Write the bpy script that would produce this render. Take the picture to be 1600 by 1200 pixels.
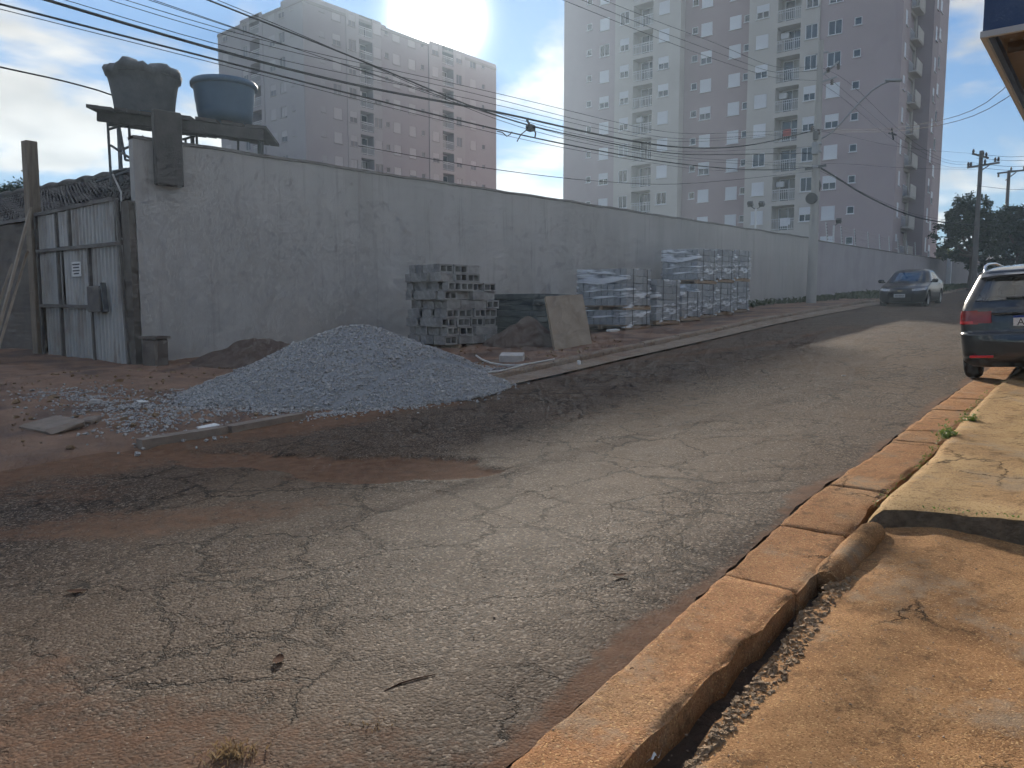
import bpy, math, random
import numpy as np
from mathutils import Matrix, Vector
random.seed(7); RNG = np.random.default_rng(11)
rad = math.radians
sc = bpy.context.scene
for o in list(bpy.data.objects): bpy.data.objects.remove(o)

# ------------------------------------------------------------------ camera
YAW = rad(35); PITCH = math.atan(120/1200); EYE = 1.45
cam_data = bpy.data.cameras.new('camera'); cam_data.sensor_width = 36; cam_data.lens = 27
cam_data.clip_start = 0.05; cam_data.clip_end = 3000
cam = bpy.data.objects.new('camera', cam_data); sc.collection.objects.link(cam)
cam.location = (0, 0, EYE); cam.rotation_euler = (math.pi/2 - PITCH, 0, YAW)
sc.camera = cam

# ------------------------------------------------------------------ sky, sun, exposure
SUN_AZ = rad(40.3)        # to the left of +Y
SUN_EL = rad(19.7)
SUN_DIR = Vector((-math.sin(SUN_AZ)*math.cos(SUN_EL), math.cos(SUN_AZ)*math.cos(SUN_EL), math.sin(SUN_EL)))
sc.view_settings.view_transform = 'Standard'; sc.view_settings.look = 'None'
sc.view_settings.gamma = 1; sc.view_settings.use_curve_mapping = False
sc.view_settings.exposure = 1.97
sc.cycles.use_denoising = True
sc.cycles.use_adaptive_sampling = True; sc.cycles.adaptive_threshold = 0.03; sc.cycles.adaptive_min_samples = 12
sc.cycles.max_bounces = 8; sc.cycles.volume_bounces = 0; sc.cycles.transparent_max_bounces = 12
sc.cycles.caustics_reflective = False; sc.cycles.caustics_refractive = False
sc.cycles.sample_clamp_indirect = 6
world = bpy.data.worlds.new('World'); sc.world = world; world.use_nodes = True
HAZE_DENSITY = 0.0010
def build_world():
    nt = world.node_tree; N = nt.nodes; L = nt.links; N.clear()
    def nd(t, **k):
        n = N.new(t)
        for a, b in k.items(): setattr(n, a, b)
        return n
    def math_(op, a, b=None, c=None, clamp=False):
        n = nd('ShaderNodeMath', operation=op, use_clamp=clamp)
        for i, x in enumerate((a, b, c)):
            if x is None: continue
            if isinstance(x, (int, float)): n.inputs[i].default_value = x
            else: L.new(x, n.inputs[i])
        return n.outputs[0]
    out = nd('ShaderNodeOutputWorld'); bg = nd('ShaderNodeBackground'); bg.inputs[1].default_value = 0.115
    L.new(bg.outputs[0], out.inputs[0])
    sky = nd('ShaderNodeTexSky', sky_type='NISHITA', sun_disc=False)
    sky.sun_elevation = SUN_EL; sky.sun_rotation = -SUN_AZ
    sky.air_density = 1.0; sky.dust_density = 0.05; sky.ozone_density = 2.0; sky.altitude = 700
    tc = nd('ShaderNodeTexCoord'); nrm = nd('ShaderNodeVectorMath', operation='NORMALIZE'); L.new(tc.outputs['Generated'], nrm.inputs[0])
    d = nrm.outputs[0]
    sep = nd('ShaderNodeSeparateXYZ'); L.new(d, sep.inputs[0])
    zz = math_('ADD', math_('MAXIMUM', sep.outputs[2], 0.0), 0.22)
    px = math_('DIVIDE', sep.outputs[0], zz); py = math_('DIVIDE', sep.outputs[1], zz)
    cmb = nd('ShaderNodeCombineXYZ'); L.new(px, cmb.inputs[0]); L.new(py, cmb.inputs[1]); cmb.inputs[2].default_value = 12.2
    no = nd('ShaderNodeTexNoise'); no.inputs['Scale'].default_value = 1.75; no.inputs['Detail'].default_value = 5; no.inputs['Roughness'].default_value = 0.56; no.inputs['Distortion'].default_value = 0.25
    L.new(cmb.outputs[0], no.inputs['Vector'])
    ramp = nd('ShaderNodeMapRange', interpolation_type='SMOOTHSTEP'); ramp.inputs[1].default_value = 0.45; ramp.inputs[2].default_value = 0.60
    L.new(no.outputs[0], ramp.inputs[0]); cloud = ramp.outputs[0]
    no2 = nd('ShaderNodeTexNoise'); no2.inputs['Scale'].default_value = 4.2; no2.inputs['Detail'].default_value = 2; L.new(cmb.outputs[0], no2.inputs['Vector'])
    dot = nd('ShaderNodeVectorMath', operation='DOT_PRODUCT'); L.new(d, dot.inputs[0]); dot.inputs[1].default_value = SUN_DIR
    cs = math_('MAXIMUM', dot.outputs['Value'], 0.0)
    near = math_('POWER', cs, 40.0)           # clouds near the sun shine through
    lum = math_('ADD', math_('MULTIPLY_ADD', no2.outputs[0], 2.3, .35), math_('MULTIPLY', math_('POWER', cs, 300.0), 3.0))
    ccol = nd('ShaderNodeVectorMath', operation='SCALE'); ccol.inputs[0].default_value = (1.0, 0.965, 0.90); L.new(lum, ccol.inputs['Scale'])
    skyb = nd('ShaderNodeVectorMath', operation='MULTIPLY'); L.new(sky.outputs[0], skyb.inputs[0]); skyb.inputs[1].default_value = (0.48, 0.775, 1.02)
    bw = nd('ShaderNodeRGBToBW'); L.new(skyb.outputs[0], bw.inputs[0]); comp = math_('DIVIDE', 1.0, math_('MULTIPLY_ADD', bw.outputs[0], 1.25, 1.0))      # soft shoulder on the clear sky
    skc = nd('ShaderNodeVectorMath', operation='SCALE'); L.new(skyb.outputs[0], skc.inputs[0]); L.new(comp, skc.inputs['Scale'])
    mix = nd('ShaderNodeMix', data_type='RGBA'); L.new(cloud, mix.inputs[0]); L.new(skc.outputs[0], mix.inputs[6]); L.new(ccol.outputs[0], mix.inputs[7])
    # solar aureole in the thin cloud
    aur = math_('ADD', math_('MULTIPLY', math_('POWER', cs, 9000.0), 400.0), math_('MULTIPLY', math_('POWER', cs, 1700.0), 22.0))
    acol = nd('ShaderNodeVectorMath', operation='SCALE'); acol.inputs[0].default_value = (1.0, 0.95, 0.86); L.new(aur, acol.inputs['Scale'])
    add = nd('ShaderNodeVectorMath', operation='ADD'); L.new(mix.outputs[2], add.inputs[0]); L.new(acol.outputs[0], add.inputs[1])
    L.new(add.outputs[0], bg.inputs[0])
build_world()
world.cycles.sampling_method = 'MANUAL'; world.cycles.sample_map_resolution = 512
sun_data = bpy.data.lights.new('sun', 'SUN'); sun_data.energy = 2.7; sun_data.angle = rad(0.8); sun_data.color = (1.0, 0.90, 0.76)
sun = bpy.data.objects.new('sun', sun_data); sc.collection.objects.link(sun)
sun.rotation_euler = SUN_DIR.to_track_quat('Z', 'Y').to_euler(); sun.location = (-40, 50, 60)

# ------------------------------------------------------------------ pixel -> place helpers (photo pixels 1600 x 1200)
cy_, sy_, cp_, sp_ = math.cos(YAW), math.sin(YAW), math.cos(PITCH), math.sin(PITCH)
_R = np.array([cy_, sy_, 0]); _F = np.array([-sy_*cp_, cy_*cp_, -sp_]); _U = np.cross(_R, _F); _C = np.array([0, 0, EYE])
_gy = np.array([-60, 0, 12.8, 34, 80, 140, 400.]); _gz = np.array([-1.8, 0, .45, 1.53, 3.2, 4.6, 5.2])
def G(y):
    """height of the street, which climbs along +Y"""
    y = np.asarray(y, float)
    r = sum(np.interp(y+o, _gy, _gz) for o in np.linspace(-7, 7, 15))/15
    return r if r.ndim else float(r)
def ray(u, v): return _F + _R*(u-800)/1200 + _U*(600-v)/1200
def gp(u, v, off=0.0):
    r = ray(u, v); ts = np.linspace(.3, 220, 6000); p = _C + ts[:, None]*r; s = p[:, 2]-G(p[:, 1])-off
    i = int(np.argmax(s < 0)); lo, hi = ts[i-1], ts[i]
    for _ in range(30):
        m = (lo+hi)/2; q = _C + r*m
        if q[2]-G(q[1])-off > 0: lo = m
        else: hi = m
    return _C + r*lo
def at(u, v, d): return _C + ray(u, v)*d
def on_plane(u, v, p0, n):
    r = ray(u, v); return _C + r*(np.dot(np.asarray(p0, float)-_C, n)/np.dot(r, n))

# ------------------------------------------------------------------ numpy value noise
def _hash(ix, iy, s):
    h = (ix.astype(np.int64)*374761393 + iy.astype(np.int64)*668265263 + s*1442695041) & 0x7fffffff
    h = ((h ^ (h >> 13))*1274126177) & 0x7fffffff
    return ((h ^ (h >> 16)) & 0xffff)/65535.0
def vnoise(x, y, s=0):
    x = np.asarray(x, float); y = np.asarray(y, float)
    ix, iy = np.floor(x), np.floor(y); fx, fy = x-ix, y-iy
    fx = fx*fx*(3-2*fx); fy = fy*fy*(3-2*fy)
    a, b = _hash(ix, iy, s), _hash(ix+1, iy, s); c, d = _hash(ix, iy+1, s), _hash(ix+1, iy+1, s)
    return (a*(1-fx)+b*fx)*(1-fy) + (c*(1-fx)+d*fx)*fy
def fbm(x, y, s=0, oct=4):
    r, a, t = 0, .5, 0
    for k in range(oct):
        r = r + a*vnoise(np.asarray(x)*2**k, np.asarray(y)*2**k, s+k*17); t += a; a *= .5
    return r/t

# ------------------------------------------------------------------ materials
MAT = {}
def mat(name, c1, c2=None, scale=4.0, rough=.85, bump=0.0, bscale=60.0, metal=0.0, coat=0.0, spec=.5, c3=None, scale3=.6, amt3=.5, rand=0.0, detail=6, streak=None, stretch=None, brick=None, waves=None):
    if name in MAT: return MAT[name]
    m = bpy.data.materials.new(name); m.use_nodes = True; nt = m.node_tree; N = nt.nodes; L = nt.links
    b = N['Principled BSDF']; b.inputs['Roughness'].default_value = rough; b.inputs['Metallic'].default_value = metal
    b.inputs['Coat Weight'].default_value = coat; b.inputs['Coat Roughness'].default_value = .04; b.inputs['Specular IOR Level'].default_value = spec
    tc = N.new('ShaderNodeTexCoord'); vec = tc.outputs['Object']
    if stretch:
        mp = N.new('ShaderNodeMapping'); mp.inputs['Scale'].default_value = stretch; L.new(vec, mp.inputs[0]); vec = mp.outputs[0]
    def noise(s, det=detail, ro=.6):
        n = N.new('ShaderNodeTexNoise'); n.inputs['Scale'].default_value = s; n.inputs['Detail'].default_value = det; n.inputs['Roughness'].default_value = ro
        L.new(vec, n.inputs['Vector']); return n.outputs[0]
    def mixc(f, a, c):
        x = N.new('ShaderNodeMix'); x.data_type = 'RGBA'
        if isinstance(f, float): x.inputs[0].default_value = f
        else: L.new(f, x.inputs[0])
        for i, q in ((6, a), (7, c)):
            if isinstance(q, tuple): x.inputs[i].default_value = (*q, 1)
            else: L.new(q, x.inputs[i])
        return x.outputs[2]
    def rng(f, a, c):
        x = N.new('ShaderNodeMapRange'); x.inputs[1].default_value = a; x.inputs[2].default_value = c; L.new(f, x.inputs[0]); return x.outputs[0]
    col = c1
    if c2 is not None: col = mixc(rng(noise(scale), .34, .66), c1, c2)
    if c3 is not None:
        f = rng(noise(scale3, 5), .48, .62)
        mm = N.new('ShaderNodeMath'); mm.operation = 'MULTIPLY'; L.new(f, mm.inputs[0]); mm.inputs[1].default_value = amt3
        col = mixc(mm.outputs[0], col, c3)
    if streak:
        mp2 = N.new('ShaderNodeMapping'); mp2.inputs['Scale'].default_value = (2.2, 2.2, .12); L.new(tc.outputs['Object'], mp2.inputs[0]); keep = vec; vec = mp2.outputs[0]; fs_ = rng(noise(2.6, 6, .75), .55, .72); vec = keep
        m2 = N.new('ShaderNodeMath'); m2.operation = 'MULTIPLY'; L.new(fs_, m2.inputs[0]); m2.inputs[1].default_value = .6; col = mixc(m2.outputs[0], col, streak)
    if rand:
        oi = N.new('ShaderNodeObjectInfo'); hsv = N.new('ShaderNodeHueSaturation')
        x = N.new('ShaderNodeMapRange'); x.inputs[3].default_value = 1-rand; x.inputs[4].default_value = 1+rand; L.new(oi.outputs['Random'], x.inputs[0])
        L.new(x.outputs[0], hsv.inputs['Value'])
        if isinstance(col, tuple): hsv.inputs['Color'].default_value = (*col, 1)
        else: L.new(col, hsv.inputs['Color'])
        col = hsv.outputs[0]
    if isinstance(col, tuple): b.inputs['Base Color'].default_value = (*col, 1)
    else: L.new(col, b.inputs['Base Color'])
    if bump:
        bp = N.new('ShaderNodeBump'); bp.inputs['Strength'].default_value = min(1, bump); bp.inputs['Distance'].default_value = .02*max(1, bump)
        L.new(noise(bscale, 5, .65), bp.inputs['Height']); L.new(bp.outputs[0], b.inputs['Normal'])
    m['nt'] = 1
    MAT[name] = m; return m
def glass(name, tint=(.55, .62, .62), gloss=.12, rough=.02):
    m = bpy.data.materials.new(name); m.use_nodes = True; nt = m.node_tree; N = nt.nodes; L = nt.links; N.clear()
    out = N.new('ShaderNodeOutputMaterial'); tr = N.new('ShaderNodeBsdfTransparent'); gl = N.new('ShaderNodeBsdfGlossy'); mx = N.new('ShaderNodeMixShader')
    fr = N.new('ShaderNodeFresnel'); fr.inputs[0].default_value = 1.5
    ma = N.new('ShaderNodeMath'); ma.operation = 'ADD'; ma.use_clamp = True; L.new(fr.outputs[0], ma.inputs[0]); ma.inputs[1].default_value = gloss
    tr.inputs[0].default_value = (*tint, 1); gl.inputs['Roughness'].default_value = rough
    L.new(ma.outputs[0], mx.inputs[0]); L.new(tr.outputs[0], mx.inputs[1]); L.new(gl.outputs[0], mx.inputs[2]); L.new(mx.outputs[0], out.inputs[0])
    MAT[name] = m; return m

def asphalt_material(name, with_attr=True):
    m = bpy.data.materials.new(name); m.use_nodes = True; nt = m.node_tree; N = nt.nodes; L = nt.links
    b = N['Principled BSDF']
    tc = N.new('ShaderNodeTexCoord'); P = tc.outputs['Object']
    def noise(s, det=6, ro=.6, v=P):
        n = N.new('ShaderNodeTexNoise'); n.inputs['Scale'].default_value = s; n.inputs['Detail'].default_value = det; n.inputs['Roughness'].default_value = ro; L.new(v, n.inputs['Vector']); return n
    def rng(f, a, c, lo=0., hi=1.):
        x = N.new('ShaderNodeMapRange'); x.inputs[1].default_value = a; x.inputs[2].default_value = c; x.inputs[3].default_value = lo; x.inputs[4].default_value = hi; L.new(f, x.inputs[0]); return x.outputs[0]
    def mixc(f, a, c):
        x = N.new('ShaderNodeMix'); x.data_type = 'RGBA'; L.new(f, x.inputs[0])
        for i, q in ((6, a), (7, c)):
            if isinstance(q, tuple): x.inputs[i].default_value = (*q, 1)
            else: L.new(q, x.inputs[i])
        return x.outputs[2]
    def mth(op, a, c=None):
        x = N.new('ShaderNodeMath'); x.operation = op; x.use_clamp = False
        for i, q in ((0, a), (1, c)):
            if q is None: continue
            if isinstance(q, (int, float)): x.inputs[i].default_value = q
            else: L.new(q, x.inputs[i])
        return x.outputs[0]
    agg = N.new('ShaderNodeTexVoronoi'); agg.inputs['Scale'].default_value = 82; L.new(P, agg.inputs['Vector'])
    speck = N.new('ShaderNodeSeparateColor'); L.new(agg.outputs['Color'], speck.inputs[0])
    base = mixc(rng(noise(1.3, 4, .65).outputs[0], .35, .65), (.078, .053, .038), (.120, .083, .058))
    base = mixc(rng(speck.outputs[0], .66, 1.0, 0, 1.0), base, (.30, .235, .175)); base = mixc(rng(speck.outputs[1], .52, .85, 0, .85), base, (.018, .014, .012))  # aggregate specks, with sun glints and shadowed gaps put into the colour
    ag2 = N.new('ShaderNodeTexVoronoi'); ag2.inputs['Scale'].default_value = 45; L.new(P, ag2.inputs['Vector']); sp2 = N.new('ShaderNodeSeparateColor'); L.new(ag2.outputs['Color'], sp2.inputs[0]); base = mixc(rng(sp2.outputs[0], .86, 1.0, 0, .55), base, (.20, .165, .135))
    base = mixc(rng(noise(.45, 4).outputs[0], .42, .66, 0, .6), base, (.135, .088, .056))
    # alligator cracks: warped cells, shown in patches
    wv = N.new('ShaderNodeVectorMath'); wv.operation = 'MULTIPLY_ADD'; L.new(noise(3.5, 5, .75).outputs['Color'], wv.inputs[0]); wv.inputs[1].default_value = (.42, .42, 0); L.new(P, wv.inputs[2])
    def cracks(scale, width):
        vo = N.new('ShaderNodeTexVoronoi'); vo.feature = 'DISTANCE_TO_EDGE'; vo.inputs['Scale'].default_value = scale; L.new(wv.outputs[0], vo.inputs['Vector'])
        return rng(vo.outputs['Distance'], 0.0, width, 1., 0.)
    c1 = mth('MULTIPLY', cracks(1.5, .022), rng(noise(.55, 3).outputs[0], .42, .50))
    c2 = mth('MULTIPLY', cracks(4.2, .042), rng(noise(.8, 3).outputs[0], .53, .60))
    c0 = mth('MULTIPLY', cracks(.42, .006), .8)
    crk = mth('MINIMUM', mth('MAXIMUM', mth('MAXIMUM', c1, c2), c0), 1.0)
    attr = N.new('ShaderNodeAttribute'); attr.attribute_name = 'dirt'
    soil = mixc(rng(noise(9, 4, .7).outputs[0], .35, .65), (.15, .080, .048), (.22, .125, .078))
    dirt = mth('MULTIPLY', attr.outputs['Fac'], 1.0)
    dn = N.new('ShaderNodeMath'); dn.operation = 'MULTIPLY_ADD'; dn.use_clamp = True; L.new(noise(11, 5, .8).outputs[0], dn.inputs[0]); dn.inputs[1].default_value = 3.2; L.new(mth('SUBTRACT', mth('MULTIPLY', dirt, 2.2), 2.35), dn.inputs[2])
    dfac = mth('MULTIPLY', dn.outputs[0], rng(dirt, 0.02, .25))
    crk = mth('MULTIPLY', crk, mth('SUBTRACT', 1.0, mth('MULTIPLY', mth('MINIMUM', dfac, 1.0), .9)))
    col = mixc(crk, base, (.016, .012, .010)); col = mixc(dfac, col, soil)
    L.new(col, b.inputs['Base Color'])
    L.new(rng(dfac, 0, 1, .78, .95), b.inputs['Roughness']); b.inputs['Specular IOR Level'].default_value = .06; b.inputs['Diffuse Roughness'].default_value = .6
    h = mth('ADD', mth('MULTIPLY', agg.outputs['Distance'], -.55), mth('MULTIPLY', noise(60, 2, .7).outputs[0], .5))
    h = mth('SUBTRACT', h, mth('MULTIPLY', crk, .8))
    bp = N.new('ShaderNodeBump'); bp.inputs['Strength'].default_value = .9; bp.inputs['Distance'].default_value = .006; L.new(h, bp.inputs['Height']); L.new(bp.outputs[0], b.inputs['Normal'])
    MAT[name] = m; return m

def concrete_dusty(name, a, c, d, crack=True, bumpd=.006, grain=85):
    """old concrete with red-earth dust, grit and fine cracks"""
    m = bpy.data.materials.new(name); m.use_nodes = True; nt = m.node_tree; N = nt.nodes; L = nt.links
    b = N['Principled BSDF']; b.inputs['Roughness'].default_value = .9; b.inputs['Specular IOR Level'].default_value = .06
    tc = N.new('ShaderNodeTexCoord'); P = tc.outputs['Object']
    def noise(s, det=6, ro=.6):
        n = N.new('ShaderNodeTexNoise'); n.inputs['Scale'].default_value = s; n.inputs['Detail'].default_value = det; n.inputs['Roughness'].default_value = ro; L.new(P, n.inputs['Vector']); return n
    def rng(f, a_, c_, lo=0., hi=1.):
        x = N.new('ShaderNodeMapRange'); x.inputs[1].default_value = a_; x.inputs[2].default_value = c_; x.inputs[3].default_value = lo; x.inputs[4].default_value = hi; L.new(f, x.inputs[0]); return x.outputs[0]
    def mixc(f, p, q):
        x = N.new('ShaderNodeMix'); x.data_type = 'RGBA'; L.new(f, x.inputs[0])
        for i, w in ((6, p), (7, q)):
            if isinstance(w, tuple): x.inputs[i].default_value = (*w, 1)
            else: L.new(w, x.inputs[i])
        return x.outputs[2]
    col = mixc(rng(noise(2.4, 8, .65).outputs[0], .36, .64), a, c)
    col = mixc(rng(noise(.9, 5, .6).outputs[0], .5, .68, 0, .75), col, d)
    vo = N.new('ShaderNodeTexVoronoi'); vo.inputs['Scale'].default_value = grain; L.new(P, vo.inputs['Vector'])
    sp = N.new('ShaderNodeSeparateColor'); L.new(vo.outputs['Color'], sp.inputs[0])
    col = mixc(rng(sp.outputs[0], .78, 1.0, 0, .75), col, (.50, .32, .15))
    col = mixc(rng(sp.outputs[1], .70, .98, 0, .7), col, (.13, .066, .028))
    col = mixc(rng(noise(7, 7, .85).outputs[0], .52, .64, 0, .75), col, (.095, .052, .026))
    col = mixc(rng(noise(1.7, 6, .75).outputs[0], .55, .66, 0, .55), col, (.25, .205, .15))
    h = N.new('ShaderNodeMath'); h.operation = 'MULTIPLY_ADD'; L.new(vo.outputs['Distance'], h.inputs[0]); h.inputs[1].default_value = -.5; L.new(noise(38, 6, .75).outputs[0], h.inputs[2])
    hh = h.outputs[0]
    if crack:
        wv = N.new('ShaderNodeVectorMath'); wv.operation = 'MULTIPLY_ADD'; L.new(noise(3, 6, .7).outputs['Color'], wv.inputs[0]); wv.inputs[1].default_value = (.5, .5, .1); L.new(P, wv.inputs[2])
        vc = N.new('ShaderNodeTexVoronoi'); vc.feature = 'DISTANCE_TO_EDGE'; vc.inputs['Scale'].default_value = 1.1; L.new(wv.outputs[0], vc.inputs['Vector'])
        mu = N.new('ShaderNodeMath'); mu.operation = 'MULTIPLY'; L.new(rng(vc.outputs['Distance'], 0, .012, 1, 0), mu.inputs[0]); L.new(rng(noise(1.0, 3).outputs[0], .50, .58), mu.inputs[1])
        col = mixc(mu.outputs[0], col, (.035, .022, .014))
        su = N.new('ShaderNodeMath'); su.operation = 'MULTIPLY_ADD'; L.new(mu.outputs[0], su.inputs[0]); su.inputs[1].default_value = -1.5; L.new(hh, su.inputs[2]); hh = su.outputs[0]
    L.new(col, b.inputs['Base Color'])
    bp = N.new('ShaderNodeBump'); bp.inputs['Strength'].default_value = .9; bp.inputs['Distance'].default_value = bumpd; L.new(hh, bp.inputs['Height']); L.new(bp.outputs[0], b.inputs['Normal'])
    MAT[name] = m; return m

# ------------------------------------------------------------------ mesh builder
WM = {}                                   # object name -> world matrix (parents are plain location + z rotation)
def link(o): sc.collection.objects.link(o); return o
def tag(o, label=None, cat=None, group=None, kind=None):
    for k, v in (('label', label), ('category', cat), ('group', group), ('kind', kind)):
        if v: o[k] = v
    return o
def thing(name, label, cat, loc=(0, 0, 0), rotz=0.0, group=None):
    o = link(bpy.data.objects.new(name, None)); o.empty_display_size = .2
    o.location = loc; o.rotation_euler = (0, 0, rotz)
    WM[o.name] = Matrix.Translation(Vector(loc)) @ Matrix.Rotation(rotz, 4, 'Z')
    return tag(o, label, cat, group)
class MB:
    def __init__(s): s.v = []; s.f = []; s.sm = []
    def add(s, vs, fs, smooth=False):
        k = len(s.v); s.v += [tuple(map(float, p)) for p in vs]; s.f += [tuple(i+k for i in f) for f in fs]; s.sm += [smooth]*len(fs); return s
    def box(s, c, size, M=None, b=0.0):
        x, y, z = [q/2 for q in size]
        if b:
            vs = []; 
            for sx in (-1, 1):
                for sy in (-1, 1):
                    for sz in (-1, 1):
                        vs += [(sx*x, sy*(y-b), sz*(z-b)), (sx*(x-b), sy*y, sz*(z-b)), (sx*(x-b), sy*(y-b), sz*z)]
            def I(sx, sy, sz, a): return (((sx > 0)*4+(sy > 0)*2+(sz > 0))*3+a)
            fs = []
            for a in range(3):
                o1, o2 = [q for q in range(3) if q != a]
                for sg in (-1, 1):
                    quad = []
                    for p, q in ((-1, -1), (1, -1), (1, 1), (-1, 1)):
                        t = [0, 0, 0]; t[a] = sg; t[o1] = p; t[o2] = q; quad.append(I(*t, a))
                    if (sg > 0) != (a != 1): quad.reverse()
                    fs.append(tuple(quad))
            for a in range(3):
                o1, o2 = [q for q in range(3) if q != a]
                for p in (-1, 1):
                    for q in (-1, 1):
                        t0 = [0, 0, 0]; t0[o1] = p; t0[o2] = q; t1 = t0[:]; t0[a] = -1; t1[a] = 1
                        fs.append((I(*t0, o1), I(*t0, o2), I(*t1, o2), I(*t1, o1)))
            for sx in (-1, 1):
                for sy in (-1, 1):
                    for sz in (-1, 1): fs.append((I(sx, sy, sz, 0), I(sx, sy, sz, 1), I(sx, sy, sz, 2)))
        else:
            vs = [(sx*x, sy*y, sz*z) for sx in (-1, 1) for sy in (-1, 1) for sz in (-1, 1)]
            fs = [(0, 1, 3, 2), (4, 6, 7, 5), (0, 4, 5, 1), (2, 3, 7, 6), (0, 2, 6, 4), (1, 5, 7, 3)]
        if M is not None: vs = [tuple(M @ Vector(p)) for p in vs]
        return s.add([(p[0]+c[0], p[1]+c[1], p[2]+c[2]) for p in vs], fs)
    def bar(s, p0, p1, w, h, up=(0, 0, 1)):
        p0, p1 = Vector(p0), Vector(p1); d = (p1-p0); L = d.length; d.normalize()
        x = d.cross(Vector(up)); 
        if x.length < 1e-4: x = d.cross(Vector((1, 0, 0)))
        x.normalize(); z = x.cross(d)
        vs = [tuple(p + x*a*w/2 + z*b*h/2) for p in (p0, p1) for a, b in ((-1, -1), (1, -1), (1, 1), (-1, 1))]
        return s.add(vs, [(0, 1, 2, 3), (7, 6, 5, 4), (0, 4, 5, 1), (1, 5, 6, 2), (2, 6, 7, 3), (3, 7, 4, 0)])
    def tube(s, pts, r, n=8, cap=True):
        P = [Vector(p) for p in pts]; rs = r if isinstance(r, (list, tuple)) else [r]*len(P)
        vs = []; prev = None
        for i, p in enumerate(P):
            d = (P[min(i+1, len(P)-1)]-P[max(i-1, 0)]).normalized()
            x = d.cross(Vector((0, 0, 1))) if prev is None else prev - d*prev.dot(d)
            if x.length < 1e-3: x = d.cross(Vector((1, 0, 0)))
            x.normalize(); prev = x; y = d.cross(x)
            vs += [tuple(p + (x*math.cos(2*math.pi*k/n)+y*math.sin(2*math.pi*k/n))*rs[i]) for k in range(n)]
        fs = [(i*n+k, i*n+(k+1) % n, (i+1)*n+(k+1) % n, (i+1)*n+k) for i in range(len(P)-1) for k in range(n)]
        s.add(vs, fs, True)
        if cap: s.add(vs[:n][::-1], [tuple(range(n))]); s.add(vs[-n:], [tuple(range(n))])
        return s
    def lathe(s, prof, n=24, c=(0, 0, 0), fn=None):
        vs = []
        for r, z in prof:
            for k in range(n):
                a = 2*math.pi*k/n; rr, zz = (r, z) if fn is None else fn(r, z, a)
                vs.append((c[0]+rr*math.cos(a), c[1]+rr*math.sin(a), c[2]+zz))
        fs = [(i*n+k, i*n+(k+1) % n, (i+1)*n+(k+1) % n, (i+1)*n+k) for i in range(len(prof)-1) for k in range(n)]
        return s.add(vs, fs, True)
    def prism(s, poly, z0, z1):
        n = len(poly); vs = [(x, y, z0) for x, y in poly] + [(x, y, z1) for x, y in poly]
        return s.add(vs, [tuple(range(n))[::-1], tuple(range(n, 2*n))] + [(i, (i+1) % n, n+(i+1) % n, n+i) for i in range(n)])
    def grid(s, X, Y, Z, smooth=True):
        r, c = X.shape; k = len(s.v)
        s.v += list(map(tuple, np.stack([X, Y, Z], -1).reshape(-1, 3).tolist()))
        fs = [(k+i*c+j, k+i*c+j+1, k+(i+1)*c+j+1, k+(i+1)*c+j) for i in range(r-1) for j in range(c-1)]
        s.f += fs; s.sm += [smooth]*len(fs); return s
    def mesh(s, name, m):
        me = bpy.data.meshes.new(name); me.from_pydata(s.v, [], s.f); me.polygons.foreach_set('use_smooth', s.sm)
        if m: me.materials.append(MAT[m] if isinstance(m, str) else m)
        me.update(); return me
    def build(s, name, m, parent=None, world=True):
        """world=True: vertices are in world coordinates"""
        if parent is not None and world:
            inv = WM[parent.name].inverted(); s.v = [tuple(inv @ Vector(p)) for p in s.v]
        o = link(bpy.data.objects.new(name, s.mesh(name, m)))
        if parent is not None: o.parent = parent; WM[o.name] = WM[parent.name]
        else: WM[o.name] = Matrix.Identity(4)
        return o
def inst(name, me, parent, M, mat_=None):
    """another object on shared mesh data, local matrix M under parent"""
    o = link(bpy.data.objects.new(name, me))
    if parent is not None: o.parent = parent
    o.matrix_local = M if parent is not None else M
    if parent is None: o.matrix_world = M
    WM[o.name] = (WM[parent.name] @ M) if parent is not None else M
    return o
def raw_mesh(name, V, Fq, m, smooth=False):
    me = bpy.data.meshes.new(name); V = np.asarray(V, np.float32); Fq = np.asarray(Fq, np.int32); k = Fq.shape[1]
    me.vertices.add(len(V)); me.vertices.foreach_set('co', V.ravel()); me.loops.add(Fq.size); me.loops.foreach_set('vertex_index', Fq.ravel())
    me.polygons.add(len(Fq)); me.polygons.foreach_set('loop_start', np.arange(0, Fq.size, k, dtype=np.int32)); me.polygons.foreach_set('use_smooth', np.full(len(Fq), smooth))
    me.materials.append(MAT[m] if isinstance(m, str) else m); me.update(calc_edges=True); return me
_OCT_V = np.array([(1, 0, 0), (-1, 0, 0), (0, 1, 0), (0, -1, 0), (0, 0, 1), (0, 0, -1)], float)
_OCT_F = np.array([(0, 2, 4), (2, 1, 4), (1, 3, 4), (3, 0, 4), (2, 0, 5), (1, 2, 5), (3, 1, 5), (0, 3, 5)])
_CUB_V = np.array([(x, y, z) for x in (-1, 1) for y in (-1, 1) for z in (-1, 1)], float)
_CUB_F = np.array([(0, 1, 3), (0, 3, 2), (4, 6, 7), (4, 7, 5), (0, 4, 5), (0, 5, 1), (2, 3, 7), (2, 7, 6), (0, 2, 6), (0, 6, 4), (1, 5, 7), (1, 7, 3)])
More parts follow.
